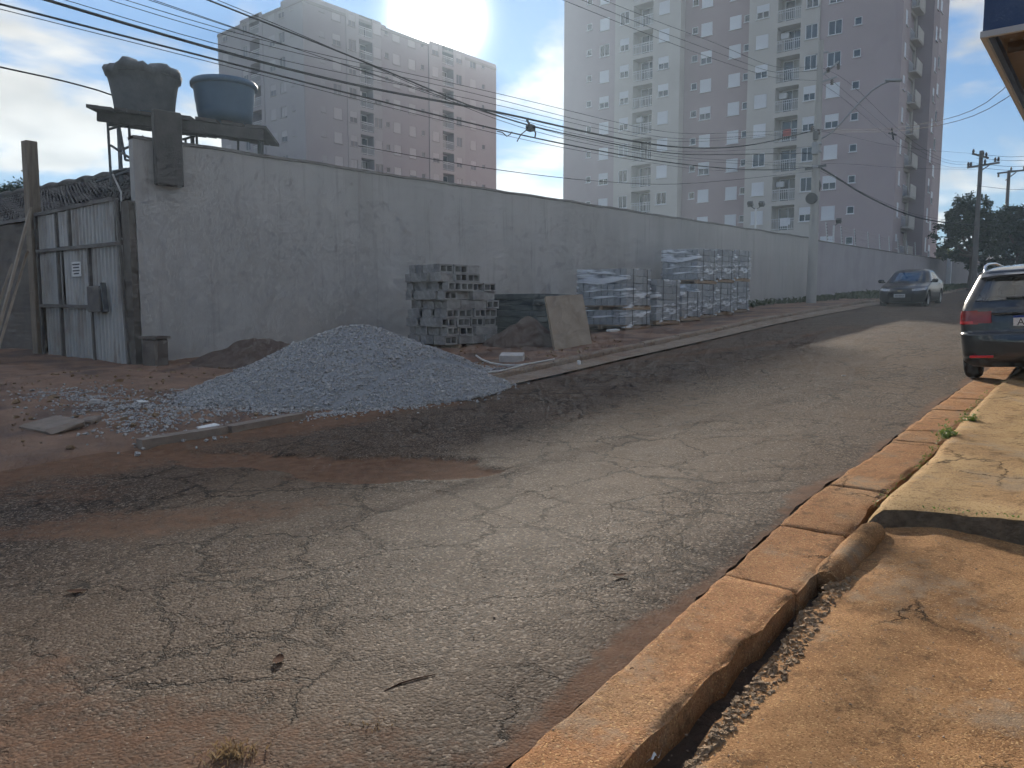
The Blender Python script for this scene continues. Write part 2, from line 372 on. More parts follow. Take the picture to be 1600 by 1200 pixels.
def stones(name, P, size, m, flat=.7):
    """many small angular stones in one mesh"""
    n = len(P); P = np.asarray(P); s = np.asarray(size)
    half = n//2; parts_v = []; parts_f = []; k = 0
    for sl, bv, bf in ((slice(0, half), _OCT_V, _OCT_F), (slice(half, n), _CUB_V*.62, _CUB_F)):
        c = P[sl]; q = len(c)
        if not q: continue
        a = RNG.normal(size=(q, 4)); a /= np.linalg.norm(a, axis=1)[:, None]; w, x, y, z = a.T
        Rm = np.stack([1-2*(y*y+z*z), 2*(x*y-z*w), 2*(x*z+y*w), 2*(x*y+z*w), 1-2*(x*x+z*z), 2*(y*z-x*w), 2*(x*z-y*w), 2*(y*z+x*w), 1-2*(x*x+y*y)], -1).reshape(q, 3, 3)
        b = bv[None]*(s[sl][:, None, None]*RNG.uniform(.6, 1.25, (q, 1, 3)))*(1+RNG.normal(0, .16, (q, len(bv), 1)))
        v = np.einsum('nij,nkj->nki', Rm, b); v[:, :, 2] *= flat; v += c[:, None]
        parts_v.append(v.reshape(-1, 3)); parts_f.append((bf[None]+(np.arange(q)*len(bv))[:, None, None]+k).reshape(-1, 3)); k += q*len(bv)
    me = raw_mesh(name, np.concatenate(parts_v), np.concatenate(parts_f), m)
    return link(bpy.data.objects.new(name, me))
#@@SETTING
# ================================================================== materials in use
asphalt_material('asphalt')
concrete_dusty('gutter_concrete', (.245, .118, .054), (.32, .162, .078), (.30, .195, .11), grain=150)
concrete_dusty('drive_concrete', (.235, .122, .056), (.32, .177, .083), (.155, .078, .038), bumpd=.004, grain=170)
concrete_dusty('pavement_concrete', (.34, .22, .108), (.42, .29, .148), (.26, .155, .076), bumpd=.005, grain=170)
concrete_dusty('left_kerb_concrete', (.24, .20, .17), (.32, .27, .22), (.22, .14, .10), crack=False)
mat('rubble', (.24, .155, .085), (.36, .25, .15), 18, .95, 1.5, 60, c3=(.12, .075, .045), scale3=9)
mat('ledge_face_shaded', (.10, .070, .042), (.19, .135, .085), 14, .95, 2.0, 45)  # darker than the pavement top: its backlit shade is in the colour
mat('soil', (.17, .098, .062), (.26, .155, .098), 2.2, .95, 1.2, 26, c3=(.085, .055, .042), scale3=.9, amt3=.8)
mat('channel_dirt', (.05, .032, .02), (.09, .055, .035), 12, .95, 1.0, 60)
mat('terrain', (.10, .085, .045), (.14, .10, .06), .4, .95, .5, 9)
mat('gravel', (.31, .30, .285), (.49, .475, .45), 22, .9, 0, c3=(.13, .135, .145), scale3=45, amt3=.8)
mat('gravel_core', (.26, .27, .28), (.38, .39, .40), 40, .95, 1.5, 70)
mat('grit', (.30, .22, .15), (.16, .12, .09), 300, .8)
mat('wall_plaster', (.40, .385, .365), (.45, .432, .41), 1.1, .92, .5, 55, c3=(.33, .315, .292), scale3=.35, amt3=.7, stretch=(1, 1, .35), streak=(.24, .225, .205))
mat('wall_mauve', (.34, .312, .325), (.375, .345, .36), .8, .92, .3, 60, c3=(.29, .268, .275), scale3=.5, streak=(.24, .22, .22))
mat('wall_grey2', (.26, .245, .245), (.29, .275, .27), .8, .92, .3, 60)
mat('coping', (.16, .15, .14), (.22, .205, .19), 2, .95, .4, 50)
mat('old_wall', (.12, .10, .085), (.19, .165, .14), 1.4, .95, .9, 30, c3=(.08, .075, .06), scale3=.8)
mat('flag_dull', (.19, .15, .12), (.26, .21, .17), 8, .95, .5, 40); mat('stone_light', (.40, .38, .36), (.50, .47, .44), 8, .9, .4, 40)

# ================================================================== street alignment
def KL(y): return np.interp(y, [-30, 4, 6, 10, 13, 23, 29, 38, 50, 67, 90, 140], [-7.3, -7.1, -6.88, -6.88, -7.05, -7.22, -6.95, -6.55, -6.1, -5.7, -5.2, -4.2])   # left kerb face
def AL(y): return KL(y) + np.interp(y, [6, 8.5, 30, 45, 60], [.05, .45, .70, .6, .4])       # left asphalt edge
def AR(y): return np.interp(y, [-30, 5.2, 7.0, 9.4, 11.8, 20, 40, 90, 140], [-1.27, -1.26, -1.13, -1.02, -.86, -.35, .2, 1.2, 2.4])       # right asphalt edge
def GI(y): return AR(y) + np.interp(y, [0, 2, 4, 6, 20], [.27, .30, .40, .41, .40])         # inner side of the gutter slabs
def WX(y): return -9.6 + .1727*(np.asarray(y)-35.5)                                          # street face of the long wall
WALL_TOP = 4.59

def sstep(a, b, x): t = np.clip((x-a)/(b-a), 0, 1); return t*t*(3-2*t)
def seg_dist(x, y, pts):
    best = np.full(np.shape(x), 1e9)
    for (ax, ay), (bx, by) in zip(pts[:-1], pts[1:]):
        t = np.clip(((x-ax)*(bx-ax)+(y-ay)*(by-ay))/((bx-ax)**2+(by-ay)**2), 0, 1)
        best = np.minimum(best, np.hypot(x-ax-t*(bx-ax), y-ay-t*(by-ay)))
    return best
def patch_mask(x, y):
    """washed-out hollow where the asphalt has gone"""
    n = (fbm(x*2.6, y*2.6, 3)-.5)*.55 + (fbm(x*9, y*9, 5)-.5)*.22
    a = np.interp(x, [-6.6, -5.4, -4.4, -3.75, -3.35], [3.75, 4.05, 4.45, 4.72, 4.85]); w = np.interp(x, [-6.7, -5.6, -4.6, -3.9, -3.5, -3.38], [.12, .26, .50, .42, .2, -.15])
    return sstep(.05, -.04, np.abs(y-a)+n-w)
def build_road():
    ys = np.concatenate([np.arange(-16, .8, .5), np.arange(.8, 9, .05), np.arange(9, 30, .25), np.arange(30, 141, 2.)])
    t = np.linspace(0, 1, 111); Y, T = np.meshgrid(ys, t, indexing='ij')
    edge = (fbm(ys*3, ys*0+3, 9)-.62)*.05 + (fbm(ys*16, ys*0, 12)-.5)*.03 + .012
    X = AL(Y)*(1-T) + (AR(Y)-.004+(edge*(ys < 25))[:, None])*T
    pm = patch_mask(X, Y)
    Z = G(Y) + (fbm(X*1.2, Y*1.2, 1)-.5)*.030 + (fbm(X*7, Y*7, 2, 3)-.5)*.010 - .026*pm
    Z -= .03*sstep(-6.0, -6.6, X)*(Y > 9)
    Z += .006*sstep(.25, .0, AR(Y)-X)*(fbm(X*9, Y*9, 21)-.2)
    dirt = pm*.78
    f = fbm(X*1.1, Y*1.1, 31); f2 = fbm(X*.5, Y*.5, 41)
    dirt = np.maximum(dirt, sstep(.55, .05, seg_dist(X, Y, [(-7.2, 1.2), (-5.5, 1.75), (-4.6, 2.45), (-4.1, 3.1)]) + (f-.5)*.7)*.66)
    dirt = np.maximum(dirt, sstep(-5.2, -6.6, X+(f-.5)*1.6)*sstep(14, 9, Y)*.74)
    dirt = np.maximum(dirt, sstep(-5.7, -6.5, X+(f-.5)*1.0)*.55)
    dirt = np.maximum(dirt, sstep(.16, .01, AR(Y)-X-(f-.45)*.35)*.8)
    dirt = np.maximum(dirt, sstep(2.3, 1.2, Y+(f-.5)*1.5-.25*(X+1.3))*.6)
    dirt = np.maximum(dirt, sstep(.50, .72, f2)*.36)
    dirt = np.maximum(dirt, sstep(.5, .1, seg_dist(X, Y, [(-6.2, 13), (-4.9, 17), (-4.6, 22)])+(f-.5)*.7)*.5)
    b = MB().grid(X, Y, Z); o = b.build('road', 'asphalt'); tag(o, 'cracked grey asphalt street stained with red earth', kind='structure')
    at_ = o.data.attributes.new('dirt', 'FLOAT', 'POINT'); at_.data.foreach_set('value', dirt.ravel().astype(np.float32))
build_road()

# the wide ground under everything
b = MB(); gx = np.concatenate([np.linspace(-260, -30, 14), np.linspace(-25, 12, 14), np.linspace(20, 200, 10)]); gyv = np.concatenate([np.linspace(-120, -10, 8), np.linspace(-5, 140, 40), np.linspace(150, 330, 10)])
Xg, Yg = np.meshgrid(gx, gyv); Zg = G(Yg) - .16
b.grid(Xg, Yg, Zg); tag(b.build('ground', 'terrain'), 'bare earth around the street and buildings', kind='structure')

# left verge of red earth between kerb and wall
def verge_z(X, Y):
    up = np.interp(Y, [-20, 2.5, 5.5, 9, 140], [.0, .015, .06, .10, .10]); d = np.asarray(KL(Y)-X)
    return G(Y) - .03*sstep(-.02, -.12, d) + up*sstep(0, .4, d+.1) + (fbm(X*.8, Y*.8, 51)-.5)*.16*sstep(0, 1.2, d) + (fbm(X*4, Y*4, 55)-.5)*.06
def build_verge():
    ys = np.concatenate([np.arange(-14, 1, .6), np.arange(1, 16, .12), np.arange(16, 40, .4), np.arange(40, 141, 3.)])
    t = np.linspace(0, 1, 90)**1.25; Y, T = np.meshgrid(ys, t, indexing='ij')
    x0 = KL(Y)+np.where(Y < 9.1, .16, -.02); x1 = np.where(Y < 9, -24, np.minimum(WX(Y)-.6, -10)); x1 = np.where(Y > 36, -10.5, x1)
    x1 = np.interp(Y, [-20, 8.2, 11, 37, 140], [-26, -26, -14.6, -10.2, -9]); X = x0*(1-T)+x1*T
    o = MB().grid(X[:, ::-1], Y, verge_z(X, Y)[:, ::-1]).build('verge', 'soil'); tag(o, 'red earth verge strewn with rubble below the long wall', kind='structure')
build_verge()

# left kerb: stones with joints, and a concrete gutter
lk = thing('kerb', 'low concrete kerb along the earth verge', None, (KL(20), 20, G(20))); lk['kind'] = 'structure'
y = 9.2; i = 0
while y < 62:
    L_ = random.uniform(.95, 1.05) if y < 34 else 3.0
    y1 = y + L_ - .015; b = MB(); h = .125 + random.uniform(-.012, .01)
    pts = [(-.15, -.2), (-.15, h-.01), (-.13, h), (-.03, h), (0, h-.03), (.015, -.2)]
    vs = [(KL(q)+p[0], q, G(q)+p[1]) for q in (y, y1) for p in pts]; n = len(pts)
    b.add(vs, [tuple(range(n)), tuple(range(2*n-1, n-1, -1))]+[(k, n+k, n+(k+1) % n, (k+1) % n) for k in range(n)]); b.build('kerb_stone', 'left_kerb_concrete', lk)
    y += L_
for (a, c) in (((218, 697), (352, 676)), ((356, 675), (472, 654))):       # the two stones left standing beside the gravel
    p, q = gp(*a), gp(*c); b = MB(); b.bar((p[0], p[1], p[2]-.015), (q[0], q[1], q[2]-.01), .15, .16); b.build('kerb_stone', 'flag_dull', lk)
lg = thing('gutter', 'pale concrete gutter beside the earth verge', None, (-6.6, 20, G(20))); lg['kind'] = 'structure'
y = 9.0
while y < 60:
    y1 = y + (2.0 if y < 34 else 5); qs = np.linspace(y, y1-.02, 5); b = MB()
    X = np.stack([KL(qs)+.012, AL(qs)+.05], 1); Y = np.stack([qs, qs], 1); Z = G(Y) + np.array([[.028, .012]])*np.ones((5, 1)); b.grid(X[:, ::-1], Y[:, ::-1], Z[:, ::-1], False); b.build('gutter_slab', 'left_kerb_concrete', lg); y = y1

# ------------------------------------------------------------------ right gutter slabs
rg = thing('gutter', 'orange concrete gutter slabs beside the shop pavement', None, (-1.1, 6, G(6))); rg['kind'] = 'structure'
jp = [((1124, 898), (1247, 930)), ((1225, 823), (1319, 840)), ((1307, 761), (1385, 774)), ((1357, 722), (1435, 732)), ((1407, 689), (1462, 696)), ((1422, 675), (1472, 677)), ((1435, 661), (1487, 666)), ((1465, 641), (1517, 645)), ((1487, 624), (1532, 627)), ((1517, 597), (1560, 597))]
J = [(.2, .2), (1.15, 1.2)] + [(float(gp(*a)[1]), float(gp(*c)[1])) for a, c in jp] + [(12.9, 12.95), (13.9, 13.9), (15.2, 15.2), (17, 17), (19, 19), (22, 22), (26, 26), (32, 32), (40, 40)]
for k, ((a0, a1), (b0, b1)) in enumerate(zip(J[:-1], J[1:])):
    ny = max(4, int((b0-a0)/.08)); es = .012/(b0-a0); T, S = np.meshgrid(np.array([0, .03, .1, .25, .4, .55, .7, .85, .94, .975, 1]), np.concatenate([[0, es], np.linspace(.04, .96, ny), [1-es, 1]])); ny, nx = T.shape
    ga = .008
    yy0 = a0+ga+(a1-a0)*T; yy1 = b0-ga+(b1-b0)*T; Y = yy0*(1-S)+yy1*S
    X = (AR(Y)+.012)*(1-T) + (GI(Y)-.01)*T
    X = X + np.where(T == 1, (fbm(Y*8, Y*0, 61)-.5)*.035+(fbm(Y*30, Y*0, 62)-.5)*.03, 0) + np.where(T == 0, (fbm(Y*9, Y*0, 65)-.5)*.04, 0)
    tl = random.uniform(-.006, .006); base = .012*math.sin(k*2.1)
    Z = G(Y) + .010 + base*.5 + tl*S + (fbm(X*6, Y*6, 71)-.5)*.014 + .008*T
    Z = Z - (.006+.03*np.clip(fbm(X*14, Y*14, 67)-.55, 0, 1)*2)*((T == 0) | (T >= .97)) - .008*((S == 0) | (S == 1))
    b = MB().grid(X, Y, Z)
    ring = [(0, j) for j in range(nx)] + [(i, nx-1) for i in range(1, ny)] + [(ny-1, j) for j in range(nx-2, -1, -1)] + [(i, 0) for i in range(ny-2, 0, -1)]
    top = [(X[r], Y[r], Z[r]) for r in ring]; n = len(top); vs = top + [(p[0], p[1], p[2]-.16) for p in top]
    b.add(vs, [(q, n+q, n+(q+1) % n, (q+1) % n) for q in range(n)]); b.build('gutter_slab', 'gutter_concrete', rg)

# earth in the open channel behind the nearest slabs
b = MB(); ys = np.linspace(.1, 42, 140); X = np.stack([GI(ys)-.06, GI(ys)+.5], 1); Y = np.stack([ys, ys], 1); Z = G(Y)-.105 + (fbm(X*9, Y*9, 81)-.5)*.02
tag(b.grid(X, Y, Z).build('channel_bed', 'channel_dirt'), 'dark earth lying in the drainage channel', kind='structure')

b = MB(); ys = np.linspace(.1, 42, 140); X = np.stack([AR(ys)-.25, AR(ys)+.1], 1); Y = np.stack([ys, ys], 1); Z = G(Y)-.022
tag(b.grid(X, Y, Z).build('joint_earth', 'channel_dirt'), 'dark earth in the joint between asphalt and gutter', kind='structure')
# driveway: lower concrete apron between channel and shop
LEDGE = [(-.84, 4.86), (-.62, 4.98), (-.42, 4.98), (-.2, 4.95), (.1, 4.92), (.5, 4.86), (1.2, 4.78), (4.2, 4.5)]
def ledge_y(x): return np.interp(x, [p[0] for p in LEDGE], [p[1] for p in LEDGE])
def drive_edge(y): return GI(y) + np.interp(y, [0, 1.5, 2.2, 3.0, 3.45, 3.7, 3.95, 4.3, 5], [.125, .12, .105, .08, .045, .05, .07, .11, .13])
def drive_z(X, Y):
    d = X-drive_edge(Y)
    z = G(Y) - .022*sstep(4.2, 3.2, Y) - .01 + .035*sstep(0, .35, d) + .012*d - .05*sstep(-.6, .2, X)*sstep(4.0, 4.8, Y)
    z = z + (fbm(X*2.3, Y*2.3, 91)-.5)*.03 + (fbm(X*12, Y*12, 95, 3)-.5)*.012
    z = z - .018*np.exp(-((Y-(3.62-.28*(X+.8)))/.09)**2)*sstep(1.6, -.4, X)         # worn groove across the apron
    return z
def build_drive():
    ys = np.arange(-.6, 5.06, .035); t = np.concatenate([np.linspace(0, .35, 60), np.linspace(.36, 1, 40)]); Y, T = np.meshgrid(ys, t, indexing='ij')
    e = drive_edge(ys) + (fbm(ys*7, ys*0, 101)-.5)*.035 + (fbm(ys*25, ys*0, 103)-.5)*.025
    X = e[:, None]*(1-T) + 4.2*T; Z = drive_z(X, Y)
    b = MB().grid(X, Y, Z); top = np.stack([X[:, 0], Y[:, 0], Z[:, 0]], -1); bot = top - np.array([.02, 0, .14])
    b.grid(np.stack([bot[:, 0], top[:, 0]], 1), np.stack([bot[:, 1], top[:, 1]], 1), np.stack([bot[:, 2], top[:, 2]], 1), False)
    tag(b.build('driveway', 'drive_concrete'), 'worn orange concrete apron in front of the shop', kind='structure')
build_drive()
# raised pavement beyond the ledge
def pav_edge(y): return np.interp(y, [4.7, 5.3, 6.6, 8.3, 11.2, 12.7, 20, 40], [-.84, -.83, -.74, -.70, -.55, -.42, .1, .65])
def pav_z(X, Y):
    d = X-pav_edge(Y)
    return G(Y) + np.interp(Y, [4.8, 5.6, 8, 12, 40], [.10, .10, .075, .09, .12])*sstep(-.04, .10, d) + .055*sstep(0, 1.3, d)*sstep(9, 4.8, Y) + (fbm(X*1.5, Y*1.5, 111)-.5)*.035 + (fbm(X*10, Y*10, 113, 3)-.5)*.012
def build_pavement():
    s = np.concatenate([np.linspace(0, .25, 90), np.linspace(.255, 1, 70)]); t = np.concatenate([np.linspace(0, .4, 46), np.linspace(.42, 1, 20)]); S, T = np.meshgrid(s, t, indexing='ij')
    Y = 4.85*(1-S)+40*S
    e = pav_edge(Y) + (fbm(Y*5, Y*0, 121)-.5)*.09 + (fbm(Y*21, Y*0, 123)-.5)*.05
    X = e*(1-T)+4.2*T
    Y = Y + (ledge_y(X)-4.85)*(1-S)**12 + (S == 0)*(fbm(X*6, X*0+5, 127)-.5)*.05
    Z = pav_z(X, Y); Z = Z - .016*(S == 0) - .02*(T == 0)
    b = MB().grid(X, Y, Z); o = b.build('pavement', 'pavement_concrete'); tag(o, 'raised sandy concrete pavement with a broken edge', kind='structure')
    top = np.stack([X[:, 0], Y[:, 0], Z[:, 0]], -1); bot = top-np.array([.03, 0, .17]); mid = (top+bot)/2+np.stack([(fbm(Y[:, 0]*9, Y[:, 0]*0, 131)-.5)*.06, Y[:, 0]*0, Y[:, 0]*0], -1)
    b = MB(); b.grid(*[np.stack([bot[:, k], mid[:, k], top[:, k]], 1) for k in range(3)]); b.build('broken_edge', 'rubble', o)
    x = np.linspace(-.86, 4.2, 150); r = np.linspace(0, 1, 8); XX, RR = np.meshgrid(x, r)
    yy = np.interp(XX, X[0], Y[0]); zt = np.interp(XX, X[0], Z[0])
    ZZ = (drive_z(XX, yy)-.03)*(1-RR) + zt*RR; YY = yy - .012 - .035*(1-RR) + (fbm(XX*7, RR*2.2, 141)-.5)*.06*np.sin(RR*math.pi)
    MB().grid(XX, YY, ZZ).build('ledge_face_shaded', 'ledge_face_shaded', o)
build_pavement()
# bull-nosed kerb stone at the ledge corner and broken mortar along the channel
kb = thing('kerb', 'broken kerb beside the drainage channel', None, (-.83, 4.4, G(4.4))); kb['kind'] = 'structure'
a, c = gp(1292, 893, .03), gp(1366, 815, .05); b = MB(); pts = [Vector(a)*(1-t)+Vector(c)*t for t in np.linspace(0, 1, 12)]
b.tube([(p.x+random.uniform(-.004, .004), p.y, p.z-.06) for p in pts], [.060]+[.078+random.uniform(-.005, .005) for _ in pts[2:]]+[.06], 14); b.build('kerb_stone', 'drive_concrete', kb)
P = []; 
for _ in range(900):
    yy = RNG.uniform(2.1, 3.95); xx = float(drive_edge(yy)) + RNG.uniform(.0, .10)*min(1, (yy-1.9)*1.2); P.append((xx, yy, float(drive_z(np.array(xx), np.array(yy)))+RNG.uniform(-.006, .004)))
tag(stones('rubble_crumbs', P, RNG.uniform(.004, .016, len(P)), 'rubble'), 'crumbled mortar along the drainage channel', kind='stuff')
#@@THINGS
# ================================================================== apartment towers
mat('facade_mauve', (.42, .345, .352), (.45, .37, .378), .3, .9, .15, 40, c3=(.385, .315, .32), scale3=.12, amt3=.5)
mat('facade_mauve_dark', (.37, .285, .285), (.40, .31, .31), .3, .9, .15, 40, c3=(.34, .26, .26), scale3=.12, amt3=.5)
mat('facade_cream', (.51, .48, .445), (.55, .52, .48), .3, .9, .15, 40, c3=(.46, .43, .395), scale3=.12, amt3=.6)
mat('facade_hazed_a', (.325, .305, .325), (.35, .33, .35), .3, .9); mat('facade_hazed_b', (.31, .285, .305), (.335, .31, .33), .3, .9); mat('facade_hazed_c', (.345, .33, .345), (.37, .355, .37), .3, .9)  # left block tones flattened and greyed to paint in the haze veil
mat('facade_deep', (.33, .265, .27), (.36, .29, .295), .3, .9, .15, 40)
mat('white_aluminium', (.74, .75, .77), rough=.45)
mat('shutter_white', (.66, .68, .71), (.72, .74, .77), .5, .5, rand=.08)
mat('window_glass', (.025, .032, .038), rough=.06, spec=.8, rand=.4)
mat('curtain', (.42, .42, .40), (.30, .30, .29), 2, .6, rand=.3)
mat('rail_grey', (.45, .46, .47), rough=.5)
mat('roof_grey', (.22, .21, .20), (.27, .26, .25), .5, .9)
mat('cloth_white', (.70, .72, .74), (.60, .62, .66), 3, .9)
mat('cloth_red', (.42, .07, .06), (.35, .05, .05), 3, .9)
glass('balcony_glass', (.75, .80, .80), .06)

def frame_mesh(w, h, mull=True):
    b = MB(); t = .06; y = .03
    for cx, cz, sx, sz in ((0, h/2-t/2, w, t), (0, -h/2+t/2, w, t), (-w/2+t/2, 0, t, h-2*t), (w/2-t/2, 0, t, h-2*t)): b.box((cx, y, cz), (sx, .07, sz))
    if mull: b.box((0, y+.01, 0), (.05, .05, h-2*t))
    b.box((0, -.05, -h/2-.03), (w+.1, .16, .05))
    return b.mesh('window_frame', 'white_aluminium')
def plate_mesh(name, w, h, y, t, m): return MB().box((0, y, 0), (w, t, h)).mesh(name, m)
WIN = {}
for key, (w, h) in dict(W=(1.15, 1.2), S=(.62, .66), D=(1.05, 1.25), N=(.7, 1.25)).items():
    WIN[key] = dict(size=(w, h), frame=frame_mesh(w, h, key != 'S' and key != 'N'), pane=plate_mesh('pane', w-.12, h-.12, .06, .02, 'window_glass'),
                    full=plate_mesh('shutter', w-.06, h-.05, -.012, .03, 'shutter_white'), curt=plate_mesh('curtain', w-.2, h-.2, .045, .008, 'curtain'),
                    half=MB().box((0, -.012, h*.22), (w-.06, .03, h*.5)).mesh('shutter', 'shutter_white'))
def rail_mesh(w):
    b = MB(); b.box((0, 0, 1.02), (w, .05, .05)); b.box((0, 0, .12), (w, .04, .04)); b.box((0, 0, .80), (w, .03, .03))
    n = int(w/.16)
    for k in range(n+1): b.box((-w/2+.02+k*(w-.04)/n, 0, .56), (.025, .025, .9))
    return b.mesh('railing', 'white_aluminium')
RAIL = rail_mesh(2.05); DOOR_F = MB().box((0, 0, 2.07), (1.7, .06, .07)).box((-.84, 0, 1.03), (.06, .06, 2.06)).box((.84, 0, 1.03), (.06, .06, 2.06)).box((0, 0, 1.03), (.06, .06, 2.06)).mesh('glass_door', 'white_aluminium')
DOOR_P = MB().box((-.42, .02, 1.02), (.78, .02, 2.0)).box((.42, .02, 1.02), (.78, .02, 2.0)).mesh('pane', 'window_glass')
DOOR_C = MB().box((.35, .0, 1.02), (.6, .012, 1.96)).mesh('curtain', 'curtain')
CLOTH_W = MB().box((0, 0, -.35), (.75, .03, .75)).box((.45, .01, -.3), (.22, .03, .6)).mesh('laundry', 'cloth_white')
CLOTH_R = MB().box((0, 0, -.3), (.7, .03, .6)).mesh('laundry', 'cloth_red')
AC = MB().box((0, 0, 0), (.7, .3, .5), b=.03).mesh('air_conditioner', 'white_aluminium')

def facade(root, Mf, x0, x1, z0, z1, yo, m, holes, back=3.0):
    """a wall panel in face coordinates (x along, y inward, z up) with real recessed openings"""
    xs = sorted({x0, x1, *[q for h in holes for q in h[:2]]}); zs = sorted({z0, z1, *[q for h in holes for q in h[2:4]]})
    vs = []; fs = []; idx = {}
    def V(x, y, z):
        k = (round(x, 4), round(y, 4), round(z, 4))
        if k not in idx: idx[k] = len(vs); vs.append(tuple(Mf @ Vector((x, y, z))))
        return idx[k]
    for xa, xb in zip(xs[:-1], xs[1:]):
        for za, zb in zip(zs[:-1], zs[1:]):
            cx, cz = (xa+xb)/2, (za+zb)/2
            if any(h[0] < cx < h[1] and h[2] < cz < h[3] for h in holes): continue
            fs.append((V(xa, yo, za), V(xb, yo, za), V(xb, yo, zb), V(xa, yo, zb)))
    for xa, xb, za, zb, d in holes:
        a = [(xa, za), (xb, za), (xb, zb), (xa, zb)]
        for (p, q), (r, s) in zip(a, a[1:]+a[:1]): fs.append((V(p, yo, q), V(r, yo, s), V(r, yo+d, s), V(p, yo+d, q)))
        fs.append(tuple(V(p, yo+d, q) for p, q in a))
    e = .015; fs += [(V(x0+e, yo+e, z0), V(x0+e, yo+e, z1), V(x0+e, back, z1), V(x0+e, back, z0)), (V(x1-e, yo+e, z0), V(x1-e, back, z0), V(x1-e, back, z1), V(x1-e, yo+e, z1)), (V(x0+e, yo+e, z1), V(x1-e, yo+e, z1), V(x1-e, back, z1), V(x0+e, back, z1))]
    return MB().add(vs, fs).build('wall', m, root, world=False)
def place_window(root, Mf, key, x, yo, z, state, far=False):
    w = (WHAZED if far else WIN)[key]; M = Mf @ Matrix.Translation((x, yo+.03, z)); o = inst('window', w['frame'], root, M); I4 = Matrix.Identity(4)
    if state == 'shut': inst('shutter', w['full'], o, I4)
    else:
        inst('pane', w['pane'], o, I4)
        if state == 'half': inst('shutter', w['half'], o, I4)
        if state == 'curt': inst('curtain', w['curt'], o, I4)
def place_balcony(root, Mf, x, yo, zf, depth, w, extra=None):
    M = Mf @ Matrix.Translation((x, yo+.08, zf)); o = inst('railing', RAIL, root, M @ Matrix.Diagonal((w/2.05, 1, 1, 1)))
    d = inst('glass_door', DOOR_F, root, Mf @ Matrix.Translation((x+.1, yo+depth-.05, zf+.02))); inst('pane', DOOR_P, d, Matrix.Identity(4))
    if random.random() < .4: inst('curtain', DOOR_C, d, Matrix.Identity(4))
    if extra: inst('laundry', extra, root, Mf @ Matrix.Translation((x+.15, yo+.02, zf+1.06)))
    if random.random() < .2: inst('air_conditioner', AC, root, Mf @ Matrix.Translation((x-w/2+.45, yo+.8, zf+1.6)))
FLOOR = 2.605
WHAZED = {}
mat('hazed_frame', (.38, .365, .375), rough=.6); mat('hazed_shutter', (.40, .39, .40), (.43, .42, .43), .5, .6, rand=.05); mat('hazed_glass', (.16, .165, .175), rough=.3, rand=.3)  # frames, shutters and panes near wall tone: haze put into their colour
for key, w_ in WIN.items():
    WHAZED[key] = dict(w_)
    for part, mm_ in (('frame', 'hazed_frame'), ('pane', 'hazed_glass'), ('full', 'hazed_shutter'), ('half', 'hazed_shutter'), ('curt', 'hazed_shutter')):
        c_ = w_[part].copy(); c_.materials[0] = MAT[mm_]; WHAZED[key][part] = c_
def tower_face(root, Mf, panels, floors, z0, z1, seed, extras={}, far=False):
    rnd = random.Random(seed)
    for (x0, x1, yo, m, cols) in panels:
        holes = []
        for k in floors:
            zc = 1.85 + FLOOR*k
            for c in cols:
                if c[0] == 'B': holes.append((c[1], c[2], zc-1.27, zc+.93, 1.25))
                else:
                    w, h = WIN[c[0]]['size']; dz = .12 if c[0] == 'S' else 0; holes.append((c[1]-w/2, c[1]+w/2, zc+dz-h/2, zc+dz+h/2, .13))
        facade(root, Mf, x0, x1, z0, z1, yo, m, holes)
        for k in floors:
            zc = 1.85 + FLOOR*k
            for ci, c in enumerate(cols):
                if c[0] == 'B': place_balcony(root, Mf, (c[1]+c[2])/2, yo, zc-1.27, 1.25, c[2]-c[1], extras.get((m, c[1], k)))
                else:
                    s = rnd.random(); pref = c[2] if len(c) > 2 else 'mix'
                    if c[0] == 'S': st = 'open'
                    elif pref == 'shut': st = 'shut' if s < .84 else 'half'
                    elif pref == 'open': st = 'half' if s < .35 else ('curt' if s < .55 else 'open')
                    else: st = 'shut' if s < .5 else ('half' if s < .8 else 'open')
                    place_window(root, Mf, c[0], c[1], yo, zc+(.12 if c[0] == 'S' else 0), st, far)

